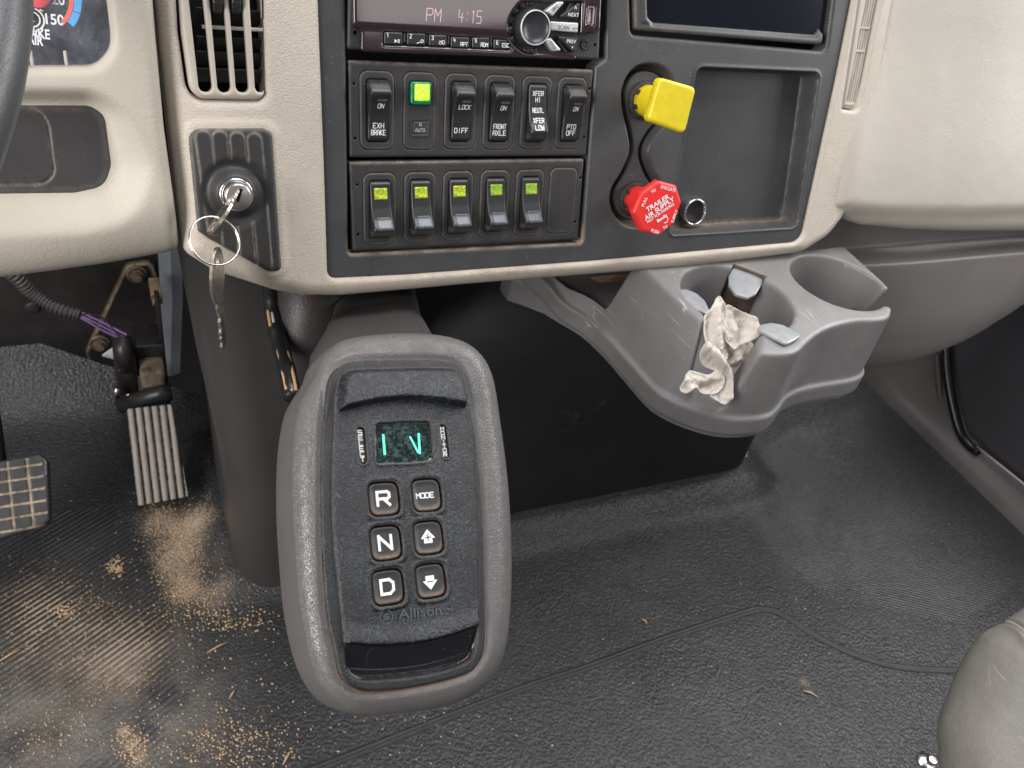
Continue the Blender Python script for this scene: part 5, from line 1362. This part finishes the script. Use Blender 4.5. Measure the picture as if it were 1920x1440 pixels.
bp.part('plate', (np.array([FF.W(*p) for p in g[0]]), g[1], g[2]), material('bracket_black', (.018, .016, .015), .45, .4, var=.3, vscale=40, specks=(300, .85, (.2, .14, .09)), dust=120, dustcol=(.30, .22, .14)))
MT['boltd'] = material('dusty_bolt', (.14, .10, .07), .6, .4, .3, var=.4, vscale=150)
for px, py in ((256, 513), (186, 642)):
    c = FF.uv(px, py, .004)
    g = join(lathe([(.0135, .003), (.0135, .006), (.011, .0075)], 24, c), lathe([(.0105, .0072), (.0105, .010), (.0001, .0102)], 6, c), lathe([(.006, .010), (.006, .018), (.0001, .019)], 14, c))
    bp.part('bolt', (np.array([FF.W(*p) for p in g[0]]), g[1]), MT['boltd'], smooth='auto')
ap = T('accelerator_pedal', 'grey ribbed accelerator pedal hanging in a dusty black hinge', 'pedal', None, (.01, .77, .04))
AF = Fr((.012, .812, .080), (1, 0, 0), np.cross((1, 0, 0), nrm((0, .089, .080))))
ac = AF.Q([(237, 767), (322, 758), (353, 931), (258, 949)]); f_ac = sdpoly(roundpoly(ac, .003))
acx = lambda U, V: (U - (ac[0][0] + (ac[3][0] - ac[0][0]) * (V - ac[0][1]) / (ac[3][1] - ac[0][1])))
wdt = abs(ac[1][0] - ac[0][0]) * .5 + abs(ac[2][0] - ac[3][0]) * .5
MT['ped'] = material('worn_pedal_alloy', (.33, .295, .265), .5, .45, .2, grain=('cell', 500, .5, .0006), var=.12, vscale=50, dust=150, dustcol=(.02, .02, .02))
def h_ac(U, V):
    s = np.mod(acx(U, V) / wdt * 6.0, 1.0); return .004 * np.sqrt(np.clip(1 - ((s - .5) / .42) ** 2, 0, 1)) - roll(-f_ac(U, V), .0016)
g = relief(f_ac, h_ac, .0008, .009, {'dust': lambda U, V: 1.4 * sm(np.abs(np.mod(acx(U, V) / wdt * 6.0, 1.0) - .5), .36, .43)})  # this mask colours the grooves between the ribs near-black
ap.part('tread', (np.array([AF.W(*p) for p in g[0]]), g[1], g[2]), MT['ped'])
MT['hinge'] = material('black_hinge', (.018, .016, .015), .4, .45, grain=('noise', 150, .3, .001), var=.4, vscale=60, dust=90, dustcol=(.32, .24, .16), rvar=.1)
def pxbox(x0, y0, x1, y1, Y, dp, b=.003):
    a = onY(x0, y0, Y); c = onY(x1, y1, Y); m = (a + c) / 2; return box(m[0], Y + dp / 2, m[2], abs(c[0] - a[0]), dp, abs(c[2] - a[2]), b)
MT['hdust'] = material('hinge_caked_dust', (.24, .175, .12), .9, .2, grain=('noise', 300, .6, .001), var=.3, vscale=80)
ap.part('hinge_housing', pxbox(252, 652, 314, 700, .93, .05), MT['hinge'], smooth='auto')
ap.part('hinge_block', pxbox(262, 700, 316, 744, .90, .05, .006), material('hinge_dusty', (.13, .098, .07), .8, .3, grain=('noise', 200, .5, .001), var=.7, vscale=70), smooth='auto')
ap.part('sensor_body', pxbox(214, 690, 262, 742, .92, .06, .005), MT['hinge'], smooth='auto')
ap.part('arm_plate', pxbox(300, 560, 312, 765, .945, .02, .001), MT['hinge'], smooth='auto')
ap.part('shaft', tube([onY(225, 760, .90), onY(300, 738, .885), onY(322, 735, .885)], .011, 16), MT['hinge'])
ap.part('pin', tube([onY(219, 728, .905), onY(219, 745, .905)], .0035, 10), MT['metal'])
ap.part('pin', tube([onY(236, 741, .900), onY(250, 739, .900)], .0018, 10), MT['metal'])
ap.part('hinge_link', join(pxbox(270, 744, 322, 768, .882, .03, .004)), MT['hinge'], smooth='auto')
ap.part('bracket_tab', pxbox(284, 560, 306, 570, 1.0, .05, .001), MT['hdust'], smooth='auto')
ap.part('bolt', tube([onY(285, 564, .995), onY(293, 564, .995)], .0075, 10), MT['boltd'])
ap.part('connector', tube([onY(228, 632, .93), onY(232, 655, .92), onY(238, 692, .915)], [.011, .0125, .0125], 14), MT['hinge'])
ap.part('connector_boot', tube([onY(224, 688, .912), onY(246, 694, .912)], .0055, 12), MT['hdust'])
bk_ = T('brake_pedal', 'square brake pedal pad with a dusty groove grid at the left edge', 'pedal', None, (-.13, .75, .1))
BF = Fr((-.13, .745, .115), (1, 0, 0), np.cross((1, 0, 0), nrm((0, .065, .05))))
f_bk = sdpoly(roundpoly(BF.Q([(-110, 890), (-20, 868), (74, 852), (91, 862), (95, 975), (84, 984), (0, 1011), (-110, 1040)]), [.01, 0, .006, .006, .006, .004, 0, .01]))
c0, c1 = BF.uv(20, 930), BF.uv(56, 922); r0, r1 = BF.uv(40, 876), BF.uv(40, 899)
pcx = c1[0] - c0[0]; pcy = abs(r1[1] - r0[1])
def gridd(U, V):
    a = np.abs(np.mod((U - c0[0]) / pcx + .5, 1) - .5) * pcx; b = np.abs(np.mod((V - r0[1]) / pcy + .5, 1) - .5) * pcy
    b = np.where(U > BF.uv(84, 920)[0], 1, b); a = np.where(-f_bk(U, V) < .003, 1, a)
    return np.minimum(a, b)
g = relief(f_bk, lambda U, V: .003 - .0022 * sm(gridd(U, V), .0016, .0008) - roll(-f_bk(U, V), .003), .0008, .012, {'dust': lambda U, V: sm(gridd(U, V), .0017, .0009)})
bk_.part('pad', (np.array([BF.W(*p) for p in g[0]]), g[1], g[2]), material('pedal_rubber', (.045, .044, .046), .35, .5, var=.2, vscale=40, specks=(400, .93, (.4, .3, .2)), dust=45, dustcol=(.46, .37, .27), rvar=.1))
bk_.part('arm', tube([BF.W(-.02, 0, -.014), np.array((-.15, .85, .22)), np.array((-.15, .95, .42))], .009, 10), MT['hinge'])
# corrugated conduit with violet wires
cdp = spline([onY(x, y, Y) for x, y, Y in ((-40, 480, 1.0), (20, 512, 1.0), (60, 548, 1.0), (100, 574, .99), (150, 591, .98))], 26, False)
cw = T('cable_conduit', 'black corrugated conduit with violet wires running to the accelerator sensor', 'cable', None, tuple(cdp[0]))
cw.part('conduit', tube(cdp, [.0092 if (i // 2) % 2 else .0076 for i in range(len(cdp))], 14), material('conduit_black', (.05, .045, .045), .4, .5, var=.3, vscale=60), smooth='auto')
MT['vio'] = material('violet_wire', (.19, .11, .25), .4, .4, var=.15, vscale=100)
for k in range(7):
    o1 = np.array((rnd.uniform(-.005, .005), rnd.uniform(-.004, .0), rnd.uniform(-.006, .006))); o2 = np.array((0, -.006 * (k % 2), -.010 + .0034 * k))
    cw.part('wire', tube(spline([cdp[-3] + o1 * .7, onY(190, 606, .965) + o2, onY(232, 634, .93) + o1 * .9], 8, False), .0014, 8), MT['vio'] if k < 6 else MT['hinge'])

# ================================================================== right-hand dash: airbag pad and knee bolster
pad_h = .016
pd_o = QP([(1700, -120), (1660, 10), (1602, 260), (1584, 360), (1577, 398), (1600, 416), (1650, 431), (1720, 435), (2300, 428), (2400, -120)], pad_h, [0, 0, 0, 0, .006, .01, .02, 0, 0, 0])
f_pd = sdpoly(pd_o); uL = D.uv(1700, 200, pad_h)[0]; uR = D.uv(1900, 200, pad_h)[0]; vB = D.uv(1800, 432, pad_h)[1]; vT = D.uv(1800, 0, pad_h)[1]
crease_a = np.array(D.uv(1760, 380, pad_h)); crease_b = np.array(D.uv(1830, 0, pad_h)); cdv = nrm(crease_b - crease_a)
def h_pd(U, V):
    x = (U - crease_a[0]) * cdv[1] - (V - crease_a[1]) * cdv[0]
    h = pad_h + .010 * np.tanh(np.clip(x, -.1, .3) / .05) - .03 * sm(-x, .02, .10) * .25
    h = h + .012 * sm(V, vT - .02, vB + .03)
    return h - roll(-f_pd(U, V), .022, .016) - .006 * sm(V, vB + .030, vB + .012)
pad = T('airbag_pad', 'large pale beige moulded pad at the right end of the dashboard', 'dash pad', D, (*D.uv(1780, 250), -.02))
pad.part('pad', relief(f_pd, h_pd, .003, .06), MT['beige_pad'])
bl_o = QP([(1440, 380), (1500, 372), (2400, 372), (2400, 440), (2100, 500), (1920, 577), (1860, 618), (1790, 660), (1700, 690), (1620, 703), (1540, 690), (1460, 620)], .03, [0, 0, 0, .02, .02, .02, .02, .02, .02, .02, .02, .02])
f_bl = sdpoly(spline(bl_o[:0].tolist() + D.Q([(1440, 380), (1700, 372), (2300, 372), (2350, 420), (2100, 492), (1920, 574), (1860, 613), (1790, 655), (1700, 688), (1620, 700), (1540, 685), (1460, 610)], -.09), 6))
v1 = D.uv(1800, 474, -.022)[1] - .010; v2 = D.uv(1800, 445, .03)[1]
botl = sdline(spline(D.Q([(2350, 420), (2100, 492), (1920, 574), (1860, 613), (1790, 655), (1700, 688), (1620, 700), (1540, 685), (1460, 610)], -.09), 6, False))
def h_bl(U, V):
    e = .004 * np.sin((U - uL) * 6)
    return -.022 - .028 * sm(V, v1 + .000 + e, v1 + .013 + e) - roll(botl(U, V), .15, .085) - .010 * np.clip((v1 - V) / .1, 0, 1)
bol = T('knee_bolster', 'rounded brown grey lower dash panel beneath the pale pad', 'dash panel', D, (*D.uv(1750, 560), -.06))
MT['bols'] = material('bolster_brown_grey', (.235, .215, .207), .38, .5, grain=('leather', 500, .15, .0003), var=.06, vscale=10, scratch=(22, .5, (.35, .32, .3)), rvar=.05)
bol.part('panel', relief(f_bl, h_bl, .003, .05), MT['bols'])
bol.part('cavity', join(box(*D.uv(1750, 480, -.1), -.15, .8, .12, .06, .01)), MT['gap'])

# ================================================================== door side
sl = T('door_sill', 'dark grey door sill trim rising into a ribbed kick panel', 'sill', None, (1.3, .5, 0))
MT['sill'] = material('sill_dark_plastic', (.085, .076, .073), .45, .45, grain=('noise', 300, .15, .0005), var=.15, vscale=14, specks=(260, .94, (.3, .24, .2)), rvar=.06)
def sloop(Y):
    k = sm(np.array(Y), .58, .72).item(); t = sm(np.array(Y), .70, .95).item()
    return [(1.272, Y, -.004), (1.276 - .0 * k, Y, .012), (1.284, Y, .020 + .02 * t), (1.292, Y, .026 + .05 * t), (1.318, Y, .040 + .05 * k), (1.330, Y, .052 + .10 * k), (1.338, Y, .062 + .30 * k), (1.350, Y, .075 + .45 * k)]
sl.part('sill_trim', loft([sloop(y) for y in np.linspace(-.1, 1.1, 50)], (False, False), False), MT['sill'])
sl.part('fastener', lathe([(.007, .0), (.007, .002), (.004, .0026), (.0001, .001)], 18, (0, 0)), MT['gap']).location = Vector(onX(1820, 858, 1.322)) - Vector((1.3, .5, 0)) + Vector((0, 0, .0))
kp1 = spline([onX(x, y, X) for x, y, X in ((1688, 700, 1.318), (1712, 740, 1.316), (1740, 785, 1.314), (1768, 815, 1.312))], 6, False)
sl.part('moulded_rib', tube(kp1, [.004] * len(kp1), 10), MT['sill'])
kp2 = spline([onX(x, y, X) for x, y, X in ((1757, 665, 1.31), (1760, 710, 1.31), (1766, 770, 1.31), (1772, 812, 1.31))], 6, False)
sl.part('moulded_rib', tube(kp2, [.0055] * len(kp2), 10), material('rib_pale', (.085, .07, .066), .5, .4))
dseal = spline([onX(x, y, 1.300) for x, y in ((1772, 600), (1773, 650), (1776, 700), (1786, 760), (1800, 810), (1818, 836), (1835, 848))], 8, False)
solo('door_seal', 'glossy black rubber seal curving down the front edge of the door opening', 'door seal', tube(dseal, .0078, 14), material('seal_rubber', (.008, .008, .01), .3, .5), base=dseal[0])
sp3 = [onX(x, y, 1.300) for x, y in ((1832, 838), (1870, 868), (1920, 908), (2050, 1010))]
solo('sill_strip', 'thin pale metal strip along the bottom of the door', 'trim strip', tube(sp3, .0022, 8), material('pale_strip', (.42, .38, .42), .35, .5, .3), base=sp3[0])
dr_ = T('door', 'dark charcoal door panel beyond the passenger sill', 'door', None, (1.34, .3, .06))
DF = Fr((1.306, .3, .3), (0, -1, 0), (-1, 0, 0))
f_dr = sdpoly(spline(DF.Q([(1786, 560), (1783, 640), (1785, 680), (1797, 760), (1812, 812), (1835, 832), (1870, 862), (1960, 935), (2200, 1130), (2400, 1200), (2400, 300), (1850, 400)]), 5))
g = relief(f_dr, lambda U, V: .0 - roll(-f_dr(U, V), .010, .006), .003, .03)
dr_.part('panel', (np.array([DF.W(*p) for p in g[0]]), g[1]), material('door_charcoal', (.046, .043, .048), .5, .45, grain=('noise', 400, .2, .0004), var=.12, vscale=9))
# ================================================================== seat corner
SF = Fr(atdepth(1900, 1330, .70), camdir((1, 0, -.1)), -ray(1800, 1300) + camdir((0, .25, 0)))
f_se = sdpoly(spline(SF.Q([(1757, 1400), (1754, 1360), (1757, 1330), (1770, 1295), (1785, 1255), (1803, 1215), (1826, 1182), (1845, 1163), (1875, 1146), (1920, 1116), (2000, 1070), (2300, 1050), (2400, 1500), (2100, 1700), (1800, 1700), (1765, 1560)], 0), 5))
pipe_ = spline(SF.Q([(1832, 1168), (1860, 1150), (1885, 1148), (1905, 1160), (1925, 1182), (1950, 1230), (1990, 1330)], .0), 6, False); f_pi = sdline(pipe_)
def h_se(U, V):
    return .0 - roll(-f_se(U, V), .055, .05) - .0035 * np.exp(-(f_pi(U, V) / .0016) ** 2) + .0022 * np.exp(-((f_pi(U, V) - .004) / .0022) ** 2)
se = T('seat', 'olive grey leather passenger seat corner with a piped seam', 'seat', None, tuple(SF.W(0, -.1, -.15)))
g = relief(f_se, h_se, .002, .10)
se.part('cushion', (np.array([SF.W(*p) for p in g[0]]), g[1]), material('olive_leather', (.185, .175, .155), .48, .45, grain=('leather', 260, .3, .0004), grain2=('noise', 45, .4, .004), var=.10, vscale=22, scratch=(30, .35, (.4, .38, .33)), rvar=.08))
pz_ = [(p[0], p[1], float(h_se(np.array([p[0]]), np.array([p[1]]))[0]) + .0012) for p in pipe_ if f_se(np.array([p[0]]), np.array([p[1]]))[0] < -.004]
se.part('piping', tube([SF.W(*p) for p in pz_], .0022, 8), material('pale_piping', (.27, .25, .22), .5, .4, grain=('noise', 700, .4, .0004)))
bq = onz(1736, 1428, .0); bq[2] = fz(bq)
g = join(lathe([(.0115, 0), (.0115, .002), (.009, .0035), (.0001, .004)], 28), lathe([(.0062, .003), (.0062, .008), (.005, .009), (.0001, .0092)], 6, (.003, -.003)))
solo('floor_bolt', 'shiny steel bolt and washer in the floor beside the seat', 'bolt', (np.array(g[0]) + bq, g[1]), MT['metal'], base=bq, smooth='auto')

# ================================================================== steering wheel
P0 = atdepth(-26, 105, .37); a_ = camdir((-1, 0, 0)); b_ = nrm(camdir((0, -1, .25)))
Cw = P0 + a_ * .225
ringw = [Cw - a_ * .225 * math.cos(q) + b_ * .225 * math.sin(q) for q in np.linspace(0, 2 * math.pi, 160, endpoint=False)]
sw_ = T('steering_wheel', 'dark rim of the steering wheel crossing the upper left corner', 'steering wheel', None, tuple(Cw))
sw_.part('rim', tube(ringw, .0165, 28, True), material('wheel_rim', (.045, .047, .052), .38, .5, grain=('leather', 500, .2, .0003)))
nw = nrm(np.cross(a_, b_)); hubp = Cw - nw * (.05 if nw.dot(CAM - Cw) > 0 else -.05)
sw_.part('hub', tube([hubp - nw * .01, hubp + nw * .02], [.05, .045], 32), MT['switch'])
for q in (math.pi * .95, math.pi * 1.6, math.pi * 1.15):
    sw_.part('spoke', tube([hubp, hubp * .4 + .6 * (Cw - a_ * .225 * math.cos(q) + b_ * .225 * math.sin(q)), Cw - a_ * .215 * math.cos(q) + b_ * .215 * math.sin(q)], .012, 12), MT['switch'])
